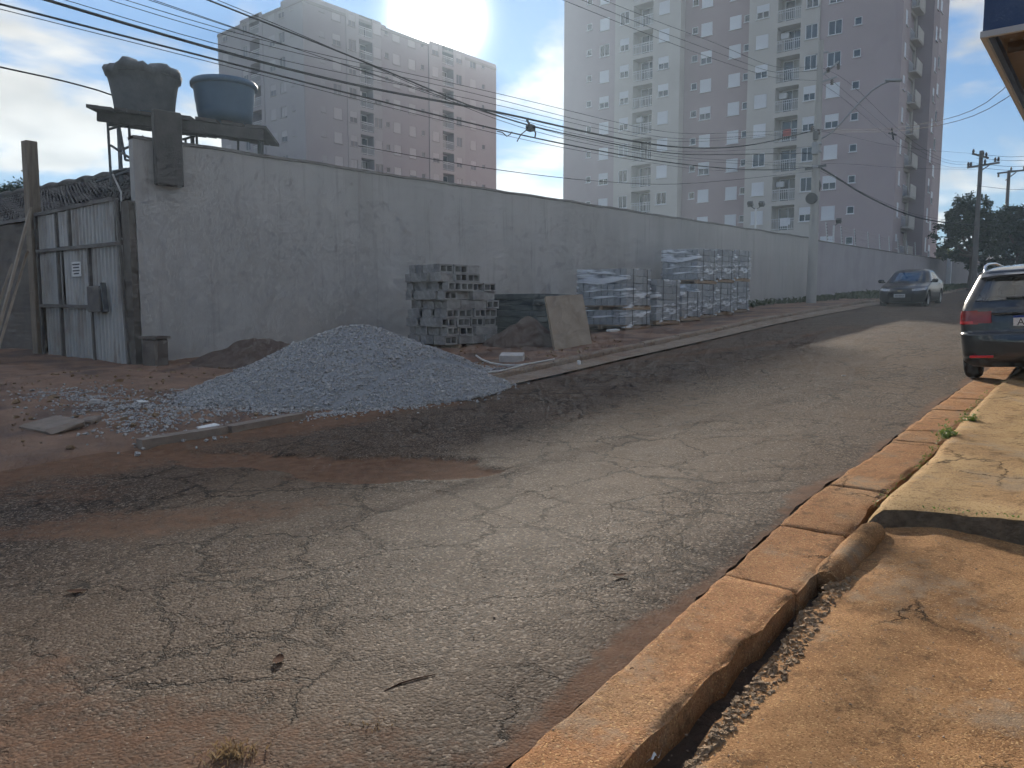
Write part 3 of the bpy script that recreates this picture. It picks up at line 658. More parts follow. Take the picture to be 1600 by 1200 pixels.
def right_tower():
    A = at(880, 300, 84.0); rz = rad(-3)
    root = thing('apartment_tower', 'tall mauve and cream apartment tower with balconies, behind the wall by the utility pole', 'building', (A[0], A[1], 2.0), rz)
    Z0, Z1 = 0.0, 47.0-2.0; off = Matrix.Translation((0, 0, -2.0))
    panels = [(0, 6.45, 0, 'facade_mauve', [('S', 3.2), ('W', 5.05)]),
              (6.45, 13.7, -.25, 'facade_cream', [('D', 7.55, 'open'), ('B', 8.55, 10.75), ('W', 11.95)]),
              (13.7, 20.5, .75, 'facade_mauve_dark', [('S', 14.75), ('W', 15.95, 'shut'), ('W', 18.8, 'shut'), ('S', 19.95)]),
              (20.5, 26.75, -.25, 'facade_cream', [('W', 21.75), ('B', 23.1, 25.15), ('D', 26.1, 'open')]),
              (26.75, 33.3, 0, 'facade_mauve', [('W', 28.0), ('S', 29.85)])]
    fl = range(1, 17)
    tower_face(root, off, panels, fl, 2.0, 47.0, 5, {('facade_cream', 23.1, 3): CLOTH_W, ('facade_cream', 23.1, 6): CLOTH_R})
    # street side (face coordinates: x along the depth, y inward)
    Ms = off @ Matrix.Translation((33.3, 0, 0)) @ Matrix.Rotation(rad(90), 4, 'Z')
    tower_face(root, Ms, [(0, 2.6, 0.0, 'facade_mauve', [('N', 1.35, 'shut')]), (2.6, 5.6, .02, 'facade_cream', [('B', 3.0, 5.1)])], fl, 2.0, 47.0, 8)
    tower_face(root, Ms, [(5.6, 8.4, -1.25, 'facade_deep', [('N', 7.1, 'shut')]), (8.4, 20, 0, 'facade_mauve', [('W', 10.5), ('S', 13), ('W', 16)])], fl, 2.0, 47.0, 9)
    b = MB()                                           # balcony slabs standing proud of the street side
    for k in fl:
        zc = 1.85+FLOOR*k-2.0; b = MB(); b.box((33.6, 4.05, zc-1.36), (.6, 2.3, .14)); b.box((33.9, 4.05, zc-.8), (.06, 2.3, 1.0)); b.build('balcony', 'facade_cream', root, world=False)
    MB().box((16.6, 11.6, 22.4), (33.0, 17, 44.9)).build('core', 'facade_mauve', root, world=False)
    MB().box((16.6, 10, 45.4), (33.6, 20.5, .8)).build('roof', 'roof_grey', root, world=False)
    return root
right_tower()
def left_tower():
    K = at(480, 300, 82.3); rz = rad(-5)
    root = thing('apartment_tower', 'broad apartment block under the sun, with stepped roofline behind the water tanks', 'building', (K[0], K[1], 1.0), rz)
    off = Matrix.Translation((0, 0, -1.0)); fl = range(1, 13)
    Ms = off @ Matrix.Rotation(rad(90), 4, 'Z')         # long side facing the street
    panels = [(0, 5.6, 0, 'facade_hazed_a', [('S', 2.4), ('W', 4.3)]), (5.6, 10.6, -.06, 'facade_hazed_c', [('D', 6.4, 'open'), ('B', 7.4, 9.3), ('W', 10.0)]),
              (10.6, 18.2, .06, 'facade_hazed_b', [('S', 11.5), ('W', 13.0, 'shut'), ('W', 15.45, 'shut'), ('S', 17.2)]),
              (18.2, 24.6, -.06, 'facade_hazed_c', [('W', 19.3), ('B', 20.5, 22.5), ('D', 23.5, 'open')]), (24.6, 30.8, 0, 'facade_hazed_a', [('W', 26.2), ('S', 28.2)])]
    tower_face(root, Ms, panels, fl, 2.0, 33.3, 15, far=True)
    Mf = off @ Matrix.Translation((-17, 0, 0))          # short side
    tower_face(root, Mf, [(0, 5, 0, 'facade_hazed_c', [('W', 1.6), ('S', 3.6)]), (5, 9.5, -.06, 'facade_hazed_a', [('D', 5.9, 'open'), ('B', 6.9, 8.9)]), (9.5, 17, 0, 'facade_hazed_c', [('W', 11.2), ('W', 13.1, 'open'), ('S', 15.0)])], fl, 2.0, 33.3, 16, far=True)
    MB().box((-8.6, 15.4, 16.0), (14.5, 28.0, 32.2)).build('core', 'facade_hazed_a', root, world=False)
    MB().box((-8.5, 15.4, 32.45), (17.1, 30.9, .3)).build('roof', 'roof_grey', root, world=False)
    MB().box((-1.9, 2.95, 32.75), (3.75, 6.1, .75)).build('parapet', 'facade_hazed_a', root, world=False)
    MB().box((-2.5, 8.75, 32.72), (4.9, 5.4, .35)).build('parapet', 'facade_hazed_a', root, world=False)
    MB().box((-11, 16, 33.4), (5.0, 7.0, 2.2)).build('roof_tank_house', 'facade_hazed_a', root, world=False)
    MB().box((-8.5, 27.6, 32.75), (17.05, 6.3, .55)).build('parapet', 'facade_hazed_a', root, world=False)
    return root
left_tower()

# ================================================================== walls on the left side
def wall_strip(name, m, pts, zt, th, label, cat, cop=None, seg=40):
    """wall along ground points pts (x, y of the street face), top heights zt at each, thickness to the left"""
    P = np.array(pts, float); mid = P[len(P)//2]
    root = thing(name, label, cat, (mid[0], mid[1], G(mid[1])))
    s = np.concatenate([[0], np.cumsum(np.hypot(*np.diff(P, axis=0).T))]); q = np.linspace(0, s[-1], seg); x = np.interp(q, s, P[:, 0]); y = np.interp(q, s, P[:, 1]); z = np.interp(q, s, zt)
    d = np.stack([np.gradient(x), np.gradient(y)], -1); d /= np.linalg.norm(d, axis=1)[:, None]; nx, ny = -d[:, 1]*th, d[:, 0]*th
    zb = G(y)-.3; z = z + (fbm(q*1.1, q*0, 7)-.5)*.05
    b = MB(); ring = [(x, y, zb), (x, y, z), (x+nx, y+ny, z), (x+nx, y+ny, zb)]
    for (a, c) in ((0, 1), (1, 2), (2, 3)): b.grid(*[np.stack([ring[a][k], ring[c][k]], 1) for k in range(3)], smooth=False)
    for i in (0, -1): b.add([tuple(ring[r][k][i] for k in range(3)) for r in range(4)], [(0, 1, 2, 3)])
    b.build('wall_face', m, root)
    if cop:
        b = MB(); e = .03; o = [(x-nx/th*e, y-ny/th*e, z+.005), (x-nx/th*e, y-ny/th*e, z+.06), (x+nx*(1+e/th), y+ny*(1+e/th), z+.06), (x+nx*(1+e/th), y+ny*(1+e/th), z+.005)]
        for a, c in ((0, 1), (1, 2), (2, 3), (3, 0)): b.grid(*[np.stack([o[a][k], o[c][k]], 1) for k in range(3)], smooth=False)
        b.build('coping', cop, root)
    return root
W0 = (float(WX(8.05)), 8.05); W1 = (float(WX(37.2)), 37.2)
w1 = wall_strip('boundary_wall', 'wall_plaster', [W0, W1], [WALL_TOP+.03, WALL_TOP], .22, 'long grey plastered wall behind the gravel and block stacks', 'wall', 'coping', 120)
# end pier at the gate
b = MB(); b.box((W0[0]-.16, 8.02, 1.75), (.26, .2, 3.4)); b.build('pier', 'old_wall', w1)
w2p = [(-9.32, 37.25), (-8.6, 60), (-7.95, 79)]
w2 = wall_strip('boundary_wall', 'wall_mauve', w2p, [4.52, 5.1, 5.62], .2, 'mauve-grey wall behind the oncoming car, topped by an electric fence', 'wall', 'coping', 30)
b = MB(); b.box((-7.85, 79.3, 4.4), (.5, .5, 2.9)); b.build('pillar', 'white_aluminium', w2)
w3 = wall_strip('boundary_wall', 'wall_grey2', [(-7.9, 79.7), (-7.0, 100), (-5, 135)], [5.62, 6.2, 7.0], .2, 'plain far wall beyond the white pillar, beside the trees', 'wall', 'coping', 12)

# electric fence on the second wall
mat('fence_white', (.62, .63, .63), rough=.6); mat('black_plastic', (.02, .02, .022), rough=.5); mat('steel_wire', (.22, .22, .23), rough=.4, metal=.6)
ef = thing('electric_fence', 'electric fence of slanted white rods along the mauve-grey wall top', 'fence', (-9.2, 39, 4.5))
ups = [1290, 1303, 1313, 1334, 1356, 1374, 1389, 1404, 1418, 1432, 1446, 1460, 1468]; tops = []
for u in (1292, 1315, 1336, 1357, 1375, 1390, 1404, 1418, 1431):
    n = np.array([1.0, -.0315, 0]); p = on_plane(u, 390, (-9.42, 37.25, 0), n); zt = float(np.interp(p[1], [37.25, 60, 79], [4.52, 5.1, 5.62]))+.05
    top = (p[0]-.05, p[1]-.22, zt+.95); b = MB(); b.bar((p[0], p[1], zt), top, .055, .03); po = b.build('post', 'fence_white', ef); tops.append(((p[0], p[1], zt), top))
    b = MB()
    for k in range(6):
        t = .15+k*.15; c = Vector((p[0], p[1], zt)).lerp(Vector(top), t); b.box((c.x+.03, c.y, c.z), (.05, .035, .045))
    b.build('insulator', 'black_plastic', po)
for k in range(6):
    t = .15+k*.15; b = MB(); b.tube([Vector(a).lerp(Vector(c), t)+Vector((.05, 0, 0)) for a, c in tops], .004, 4); b.build('wire', 'steel_wire', ef)

# floodlight poles behind the long wall
for (u, v0, dd, lab) in ((1181, 326, 47, 'white pole with two floodlights rising behind the long wall'), (1303, 352, 49, 'white pole with a floodlight rising behind the electric fence')):
    p = at(u, v0, dd); r = thing('floodlight_pole', lab, 'lamp post', (p[0], p[1], G(p[1]))); b = MB(); b.tube([(p[0], p[1], G(p[1])), (p[0], p[1], p[2])], .06, 8); b.build('post', 'fence_white', r)
    for sx in ((-.35, .35) if u < 1200 else (.3,)):
        b = MB(); b.bar((p[0], p[1], p[2]-.05), (p[0]+sx*.82, p[1]+sx*.57, p[2]+.15), .04, .04); b.box((p[0]+sx*.82, p[1]+sx*.57, p[2]+.28), (.30, .22, .28), Matrix.Rotation(rad(35), 3, 'X')); b.build('floodlight', 'black_plastic', r)
#@@LEFT
# ================================================================== gate corner on the left
mat('gate_sheet', (.37, .365, .35), (.45, .44, .42), 2.5, .65, .3, 20, metal=.1, c3=(.24, .19, .15), scale3=1.6, amt3=.6, rand=.10, stretch=(1, 1, .4))
mat('gate_frame', (.11, .10, .092), (.16, .145, .13), 5, .8, .3, 30)
mat('old_timber', (.20, .16, .12), (.29, .24, .185), 3, .9, .6, 30, stretch=(6, 6, .6))
mat('board_pale', (.27, .22, .165), (.34, .28, .215), 2, .9, .5, 30, c3=(.19, .15, .11), scale3=1.4, amt3=.6)
mat('dark_steel', (.075, .08, .085), (.11, .115, .12), 4, .6, .2, 30, metal=.3)
mat('roof_tile', (.085, .078, .072), (.14, .125, .11), 6, .95, .6, 30, c3=(.055, .055, .05), scale3=1.2)
mat('paper', (.72, .72, .70), rough=.8); mat('ink', (.08, .08, .09), rough=.8)
mat('tank_tarp', (.055, .058, .064), (.085, .088, .095), 4, .75, .8, 8); mat('tank_blue', (.035, .095, .17), (.045, .115, .20), 2, .5)
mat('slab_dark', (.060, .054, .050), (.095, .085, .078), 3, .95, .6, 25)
mat('pvc_pale', (.5, .49, .46), rough=.6)
g0 = np.array([-18.75, 8.25]); g1 = np.array([-14.62, 7.93]); gl = float(np.hypot(*(g1-g0))); gd = (g1-g0)/gl; gn = np.array([gd[1], -gd[0]])   # gn faces the camera
gz = lambda s: G(8.1)+.02
gate = thing('sheet_metal_gate', 'corrugated grey sheet-metal gate with a small white notice, left of the long wall', 'gate', (g0[0], g0[1], gz(0)), math.atan2(gd[1], gd[0]))
def GPt(s, z, o=0.0): return (s, -o, z)                  # gate-local: s along, z up, o towards the camera
def sheet(s0, s1, z0, z1, pitch=.165, amp=.022, tilt=0.0):
    n = max(6, int((s1-s0)/pitch*8)); s = np.linspace(s0, s1, n); o = amp*np.clip(np.sin(2*math.pi*s/pitch)*1.6, -1, 1)
    S = np.stack([s, s], 0); Y = -np.stack([o, o], 0); Z = np.stack([np.full(n, z0), np.full(n, z1)], 0)+tilt*(S-s0)
    return MB().grid(S, Y, Z, False)
k_ = gl/145.0
def U2S(u): return (u-60)*k_
rows = [(58, 96, 2.42, 3.16), (97, 120, 2.44, 3.17), (122, 193, 2.40, 3.20), (60, 102, 1.20, 2.37), (105, 152, 1.18, 2.37), (64, 110, .06, 1.16), (112, 160, .05, 1.15), (155, 205, .02, 2.36)]
for u0, u1, z0, z1 in rows: sheet(U2S(u0), U2S(u1), z0, z1, tilt=-.01).build('sheet_panel', 'gate_sheet', gate, world=False)
for (a, c) in ((GPt(U2S(57), 2.39, .04), GPt(U2S(205), 2.36, .04)), (GPt(U2S(60), 1.18, .04), GPt(U2S(155), 1.15, .04)), (GPt(U2S(96.5), .05, .02), GPt(U2S(96.5), 3.16, .02)), (GPt(U2S(121), 2.4, .03), GPt(U2S(121), 3.18, .03)), (GPt(U2S(153.5), .02, .03), GPt(U2S(152.5), 2.4, .03)), (GPt(U2S(57), 3.2, .02), GPt(U2S(195), 3.22, .02)), (GPt(U2S(57), .0, .02), GPt(U2S(57), 3.25, .02)), (GPt(U2S(206), .0, .02), GPt(U2S(198), 3.2, .02))):
    MB().bar(a, c, .06, .07).build('frame_bar', 'gate_frame', gate, world=False)
lb = MB().box((U2S(168), -.10, 1.30), (.58, .16, .52), b=.02).build('lock_box', 'gate_frame', gate, world=False)
MB().bar((U2S(183), -.12, 1.05), (U2S(180), -.12, 1.62), .09, .05).build('hinge_plate', 'dark_steel', lb, world=False)
sg = MB().box((U2S(130), -.035, 1.93), (.44, .012, .30)).build('notice', 'paper', gate, world=False)
for dz, w in ((.10, .36), (.035, .30), (-.03, .34), (-.09, .26)): MB().box((U2S(130), -.043, 1.93+dz), (w, .004, .028)).build('print_line', 'ink', sg, world=False)
# post beside the gate
p = on_plane(52, 300, (g0[0], g0[1], 0), np.array([gn[0], gn[1], 0])); b = MB(); b.box((p[0]-.08, p[1], 2.6), (.26, .24, 5.1), Matrix.Rotation(rad(.6), 3, 'Y'), b=.012)
for zz in (.9, 1.8, 2.7, 3.6, 4.5): b.box((p[0]-.08, p[1], zz), (.275, .255, .03))
tag(b.build('gate_post', 'old_timber'), 'tall square dark post rising at the left edge of the gate', 'post')
# old wall left of the gate
ow = thing('old_wall', 'low dark weathered wall left of the gate post', 'wall', (-21, 8.6, .3)); b = MB(); b.box((-22.2, 8.62, 1.75), (6.4, .22, 3.4)); b.build('wall_face', 'old_wall', ow)
for k in range(5):
    b = MB(); b.box((-24.6+k*1.3, 8.62, 3.51), (1.28, .3, .08)); b.build('coping', 'coping', ow)
# leaning planks
for (uv0, uv1, w, lab) in (((47, 328), (-22, 590), .30, 'broad pale plank leaning on the gate post'), ((42, 395), (2, 530), .14, 'narrow pale batten leaning behind the broad plank'), ((18, 415), (-30, 560), .16, 'short pale plank leaning at the left picture edge')):
    a = at(uv0[0], uv0[1], 17.0); c = at(uv1[0], uv1[1], 15.6); gz_ = G(c[1])+.03
    t = (a[2]-gz_)/(a[2]-c[2]); c2 = a+(c-a)*t
    b = MB().bar(tuple(a), tuple(c2), w, .045, up=(-.3, -1, .3)); tag(b.build('plank', 'board_pale'), lab, 'plank', 'planks leaning by the gate')
# tiled roof behind the gate
def tile_roof():
    e0, e1 = np.array([-27, 8.95, 3.45]), np.array([-14.7, 8.6, 3.66]); r0, r1 = np.array([-28, 11.3, 4.98]), np.array([-16.0, 10.9, 4.86])
    root = thing('shed', 'low shed with a dark tiled roof behind the gate', 'shed', (-20, 10, .3)); b = MB()
    b.box((-21.5, 11.0, 2.3), (11.0, .2, 4.6)); b.box((-21.5, 9.25, 1.75), (11.0, .15, 3.3)); b.build('wall', 'old_wall', root)
    n, m = 66, 12
    for j in range(m):                                  # courses of pan tiles, each course one strip with its own lip
        s = np.linspace(0, 1, n*6); t0, t1 = j/m, (j+1.25)/m; off = .035*np.sin(s*n*2*math.pi)+.012*np.sin(s*41+j*2)
        P0 = (e0[None]*(1-s[:, None])+e1[None]*s[:, None]); P1 = (r0[None]*(1-s[:, None])+r1[None]*s[:, None])
        a = P0*(1-t0)+P1*t0; c = P0*(1-t1)+P1*t1; a[:, 2] += off+.05; c[:, 2] += off
        MB().grid(*[np.stack([a[:, k], c[:, k]], 1) for k in range(3)]).build('tile_course', 'roof_tile', root)
    b = MB(); b.tube([tuple(r0+(r1-r0)*t+np.array([0, 0, .05+.03*math.sin(t*70)])) for t in np.linspace(0, 1, 60)], .11, 8); b.build('ridge', 'roof_tile', root)
    P0, P1 = np.array([-28, 14.2, 3.4]), np.array([-16.4, 13.9, 3.5]); b = MB(); b.add([tuple(r0), tuple(r1), tuple(P1), tuple(P0)], [(0, 1, 2, 3)]); b.build('back_slope', 'roof_tile', root)
tile_roof()

# water tanks on their platform
WN = np.array([1.0, -.1727, 0]); WN /= np.linalg.norm(WN)
pl = thing('tank_platform', 'dark slab platform on steel frames carrying the water tanks above the wall', 'platform', (-15.6, 10.5, G(10)))
def PX(u, v, d): return tuple(at(u, v, d))
# slab: a thin deck from the left tip to the right end
L0, L1, R1, R0 = at(133, 163, 16.2), at(200, 151, 18.3), at(436, 180, 19.6), at(418, 196, 17.6)
dz = 5.62
def flat(p, z): return (p[0], p[1], z)
zdk = float(np.mean([L0[2], R0[2]]))
Ls = [flat(L0, L0[2]), flat(R0, R0[2]), flat(R1, R0[2]+.03), flat(L1, L0[2]+.05)]
# deck built from planks across
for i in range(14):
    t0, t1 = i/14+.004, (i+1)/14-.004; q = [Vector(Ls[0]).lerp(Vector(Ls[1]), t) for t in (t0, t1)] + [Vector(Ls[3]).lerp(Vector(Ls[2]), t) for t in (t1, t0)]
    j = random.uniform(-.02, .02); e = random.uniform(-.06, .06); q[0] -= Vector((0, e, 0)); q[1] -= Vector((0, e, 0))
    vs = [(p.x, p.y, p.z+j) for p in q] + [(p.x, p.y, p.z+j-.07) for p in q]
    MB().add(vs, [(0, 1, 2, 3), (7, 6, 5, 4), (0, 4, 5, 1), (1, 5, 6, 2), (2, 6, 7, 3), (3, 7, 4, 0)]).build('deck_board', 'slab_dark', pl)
for (a, c) in ((at(152, 180, 16.6), at(412, 212, 17.6)), (at(170, 188, 17.6), at(410, 214, 18.6))):
    MB().bar(tuple(a), tuple(c), .12, .24).build('beam', 'slab_dark', pl)
# steel scaffold frames under the deck
b = MB(); dS = 16.9
for (p0, p1) in (((168, 187), (174, 292)), ((201, 190), (208, 294)), ((186, 186), (190, 265)), ((185, 190), (196, 250)), ((170, 202), (202, 193)), ((173, 227), (215, 255)), ((188, 235), (205, 228)), ((176, 268), (212, 262)), ((205, 216), (220, 226)), ((196, 250), (214, 252)), ((222, 213), (240, 224)), ((150, 284), (216, 262)), ((176, 276), (216, 264)), ((206, 272), (216, 276))):
    b.tube([PX(*p0, dS), PX(*p1, dS)], .028, 6)
b.build('scaffold_frame', 'dark_steel', pl)
b = MB()
for (p0, p1) in (((307, 204), (308, 236)), ((285, 218), (307, 212)), ((290, 218), (290, 232)), ((372, 214), (372, 250)), ((410, 214), (410, 255)), ((372, 240), (410, 242))): b.tube([PX(*p0, 18.2), PX(*p1, 18.2)], .03, 6)
b.build('scaffold_frame', 'dark_steel', pl)
# legs to the ground so the deck stands
for (u, v) in ((300, 200), (405, 208), (185, 190)):
    q = at(u, v, 18.4); b = MB(); b.bar((q[0], q[1], G(q[1])), tuple(q), .07, .07); b.build('leg', 'dark_steel', pl)
# dark upright hanging over the wall face
pc = on_plane(262, 230, (W0[0]+.14, W0[1], 0), WN); zt, zb_ = 5.18, float(on_plane(275, 292, (W0[0]+.14, W0[1], 0), WN)[2])
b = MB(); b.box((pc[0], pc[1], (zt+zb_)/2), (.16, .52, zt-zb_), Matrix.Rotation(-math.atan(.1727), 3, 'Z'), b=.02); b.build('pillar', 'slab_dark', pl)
# tanks
def tank(u, vt, vb, d, r, m, lab, tarp):
    c = at(u, vb, d); ztop = at(u, vt, d)[2]; c[2] = 5.70; h = ztop-c[2]
    root = thing('water_tank', lab, 'water tank', tuple(c)); b = MB()
    if tarp:
        def fn(rr, zz, a): w = math.sin(a*5)*.5+math.sin(a*11+1)*.4+math.sin(a*23)*.25; return rr*(1+.035*w*(zz/h)), zz+.09*w*(zz > h*.75)*(rr > .2)
        b.lathe([(r*.80, 0), (r*.84, h*.3), (r*.90, h*.6), (r*.96, h*.78), (r*1.02, h*.80), (r*1.06, h*.90), (r*1.0, h*.97), (r*.75, h*1.02), (r*.3, h*1.06), (.01, h*1.07)], 48, fn=fn); b.build('tarpaulin', m, root, world=False)
        b = MB(); b.lathe([(r*.99, h*.79), (r*1.0, h*.81), (r*.99, h*.82)], 40); b.build('cord', 'black_plastic', root, world=False)
        b = MB(); b.lathe([(.01, .01), (r*.78, .01), (r*.92, h*.9)], 32); b.build('tank_body', 'tank_blue', root, world=False)
    else:
        b.lathe([(.01, 0), (r*.80, 0), (r*.84, h*.2), (r*.85, h*.22), (r*.88, h*.45), (r*.89, h*.47), (r*.94, h*.84)], 40); b.build('tank_body', m, root, world=False)
        b = MB(); b.lathe([(r*.94, h*.83), (r*1.02, h*.84), (r*1.03, h*.92), (r*.98, h*.98), (r*.6, h*1.03), (.01, h*1.05)], 40); b.build('lid', m, root, world=False)
tank(226, 111, 157, 17.2, .76, 'tank_tarp', 'round water tank wrapped in dark tarpaulin, left on the platform', True)
tank(352, 130, 185, 17.8, .72, 'tank_blue', 'open-sided blue plastic water tank, right on the platform', False)
# pale hose hanging beside the gate
b = MB(); pts = [(176, 272), (182, 285), (189, 300), (190, 330)]; b.tube([PX(*q, 14.9) for q in pts], .018, 6); b.tube([PX(*q, 14.9) for q in ((190, 372), (199, 380), (203, 420), (206, 470), (208, 520))], .018, 6)
tag(b.build('hose', 'pvc_pale'), 'pale hose hanging down the right edge of the gate', 'hose')
# rubble bucket at the foot of the pier
p = gp(236, 577); b = MB().box((p[0], p[1]+.1, p[2]+.28), (.36, .34, .62), Matrix.Rotation(.3, 3, 'Z'), b=.04); b.box((p[0], p[1]+.1, p[2]+.60), (.40, .38, .05), Matrix.Rotation(.3, 3, 'Z'))
tag(b.build('concrete_post_stub', 'old_wall'), 'stubby dark concrete block at the foot of the wall end', 'block')

# ================================================================== gravel heap
def heap():
    cx, cy = -8.2, 7.7
    def hz(X, Y):
        a = np.arctan2(Y-cy, X-cx); e = 1+.10*np.sin(2*a+1.1)+.06*np.sin(3*a+.4); rx, ry = 1.72, 2.15
        r = np.hypot((X-cx)/rx, (Y-cy)/ry)/e; n = (fbm(X*1.3, Y*1.3, 201)-.5)*.25
        return .86*np.clip(1.0-(np.sqrt(r**2+.03)-.17)*1.0+n*.35*np.clip(r, 0, 1), 0, None)**1.12
    xs = np.linspace(cx-3.7, cx+3.6, 120); ys = np.linspace(cy-3.6, cy+3.8, 120); X, Y = np.meshgrid(xs, ys)
    gz0 = np.where(X < KL(Y)-.1, verge_z(X, Y), G(Y))
    h = hz(X, Y); root = thing('gravel_pile', 'large heap of grey crushed stone spilling onto the street', 'gravel pile', (cx, cy, G(cy)))
    Z = np.where(h > .02, gz0+h, gz0-.12); MB().grid(X, Y, Z).build('core', 'gravel_core', root)
    P = []; S = []
    n = 60000; x = RNG.uniform(cx-3.6, cx+3.5, n); y = RNG.uniform(cy-3.5, cy+3.7, n); hh = hz(x, y); keep = (hh > .012) & ((x-cx)*.2-(y-cy) > -3.2)
    x, y, hh = x[keep], y[keep], hh[keep]; z = np.where(x < KL(y)-.1, verge_z(x, y), G(y))+hh
    o = stones('stones', np.stack([x, y, z+.004], -1), RNG.uniform(.009, .022, len(x))*(1+.9*(RNG.random(len(x)) > .93)), 'gravel'); o.parent = root; o.location = (-cx, -cy, -G(cy)); o['kind'] = 'stuff'
    # stones that rolled off
    n = 7000; a = RNG.uniform(0, 2*math.pi, n); r = (.97+np.abs(RNG.normal(0, .13, n))); x = cx+r*np.cos(a)*1.76; y = cy+r*np.sin(a)*2.2
    t = RNG.uniform(0, 1, 1500); xb = np.interp(t, [0, .5, 1], [-11.6, -9.2, -7.4])+RNG.normal(0, .5, 1500); yb = np.interp(t, [0, .5, 1], [5.3, 4.9, 4.35])+RNG.normal(0, .3, 1500)
    x = np.concatenate([x, xb]); y = np.concatenate([y, yb]); ok = x > WX(np.maximum(y, 8.1))+.2; x, y = x[ok], y[ok]
    z = np.where(x < KL(y)-.1, verge_z(x, y), G(y)); 
    tag(stones('loose_gravel', np.stack([x, y, z+.006], -1), RNG.uniform(.009, .026, len(x)), 'gravel'), 'loose grey stones scattered round the gravel heap', kind='stuff')
heap()

# ================================================================== building materials along the wall
mat('block_grey', (.23, .22, .21), (.31, .30, .285), 14, .95, .6, 60, rand=.16); mat('block_blue', (.25, .265, .275), (.31, .325, .335), 9, .95, .4, 50, rand=.12)
mat('pallet_wood', (.23, .155, .095), (.30, .21, .13), 4, .9, .5, 30, rand=.15); mat('panel_dark', (.055, .068, .07), (.085, .10, .10), 4, .7, .3, 20, rand=.2)
mat('soil_dark', (.09, .062, .048), (.135, .095, .072), 6, .95, 1.5, 30)
def film_material():
    m = bpy.data.materials.new('plastic_film'); m.use_nodes = True; N = m.node_tree.nodes; L = m.node_tree.links; N.clear()
    out = N.new('ShaderNodeOutputMaterial'); tr = N.new('ShaderNodeBsdfTransparent'); gl = N.new('ShaderNodeBsdfPrincipled'); mx = N.new('ShaderNodeMixShader')
    tc = N.new('ShaderNodeTexCoord'); mp = N.new('ShaderNodeMapping'); mp.inputs['Scale'].default_value = (.45, .45, 3.2); L.new(tc.outputs['Object'], mp.inputs[0])
    n = N.new('ShaderNodeTexNoise'); n.inputs['Scale'].default_value = 2.0; n.inputs['Detail'].default_value = 3; n.inputs['Distortion'].default_value = .6; L.new(mp.outputs[0], n.inputs['Vector'])
    r = N.new('ShaderNodeMapRange'); r.inputs[1].default_value = .50; r.inputs[2].default_value = .62; r.inputs[3].default_value = .06; r.inputs[4].default_value = .9; L.new(n.outputs[0], r.inputs[0])  # pale bands put the fold highlights into colour and opacity
    gl.inputs['Base Color'].default_value = (.80, .84, .88, 1); gl.inputs['Roughness'].default_value = .22; gl.inputs['Specular IOR Level'].default_value = .8
    bp = N.new('ShaderNodeBump'); bp.inputs['Strength'].default_value = .9; bp.inputs['Distance'].default_value = .05; L.new(n.outputs[0], bp.inputs['Height']); L.new(bp.outputs[0], gl.inputs['Normal'])
    L.new(r.outputs[0], mx.inputs[0]); L.new(tr.outputs[0], mx.inputs[1]); L.new(gl.outputs[0], mx.inputs[2]); L.new(mx.outputs[0], out.inputs[0]); MAT['plastic_film'] = m
film_material()
def block_mesh(L=.39, H=.185, D=.19):
    b = MB(); ysp = [-L/2, -L/2+.032, -.018, .018, L/2-.032, L/2]; zs = [-H/2, -H/2+.032, H/2-.032, H/2]
    for sx in (-1, 1):
        for i in range(5):
            for j in range(3):
                if j == 1 and i in (1, 3): continue
                q = [(sx*D/2, ysp[i], zs[j]), (sx*D/2, ysp[i+1], zs[j]), (sx*D/2, ysp[i+1], zs[j+1]), (sx*D/2, ysp[i], zs[j+1])]; b.add(q if sx > 0 else q[::-1], [(0, 1, 2, 3)])
    for i in (1, 3):
        y0, y1, z0, z1 = ysp[i], ysp[i+1], zs[1], zs[2]; a = [(y0, z0), (y1, z0), (y1, z1), (y0, z1)]
        for (p, q), (r, s) in zip(a, a[1:]+a[:1]): b.add([(-D/2, p, q), (D/2, p, q), (D/2, r, s), (-D/2, r, s)], [(0, 1, 2, 3)])
    for s in (-1, 1):
        b.add([(-D/2, s*L/2, -H/2), (D/2, s*L/2, -H/2), (D/2, s*L/2, H/2), (-D/2, s*L/2, H/2)], [(0, 1, 2, 3)]); b.add([(-D/2, -L/2, s*H/2), (D/2, -L/2, s*H/2), (D/2, L/2, s*H/2), (-D/2, L/2, s*H/2)], [(0, 1, 2, 3)])
    return b.mesh('concrete_block', 'block_grey')
BLOCK = block_mesh()
BLOCK_SOLID = MB().box((0, 0, 0), (.19, .39, .185), b=.008).mesh('concrete_block', 'block_grey')
WROT = -math.atan(.1727)*.6
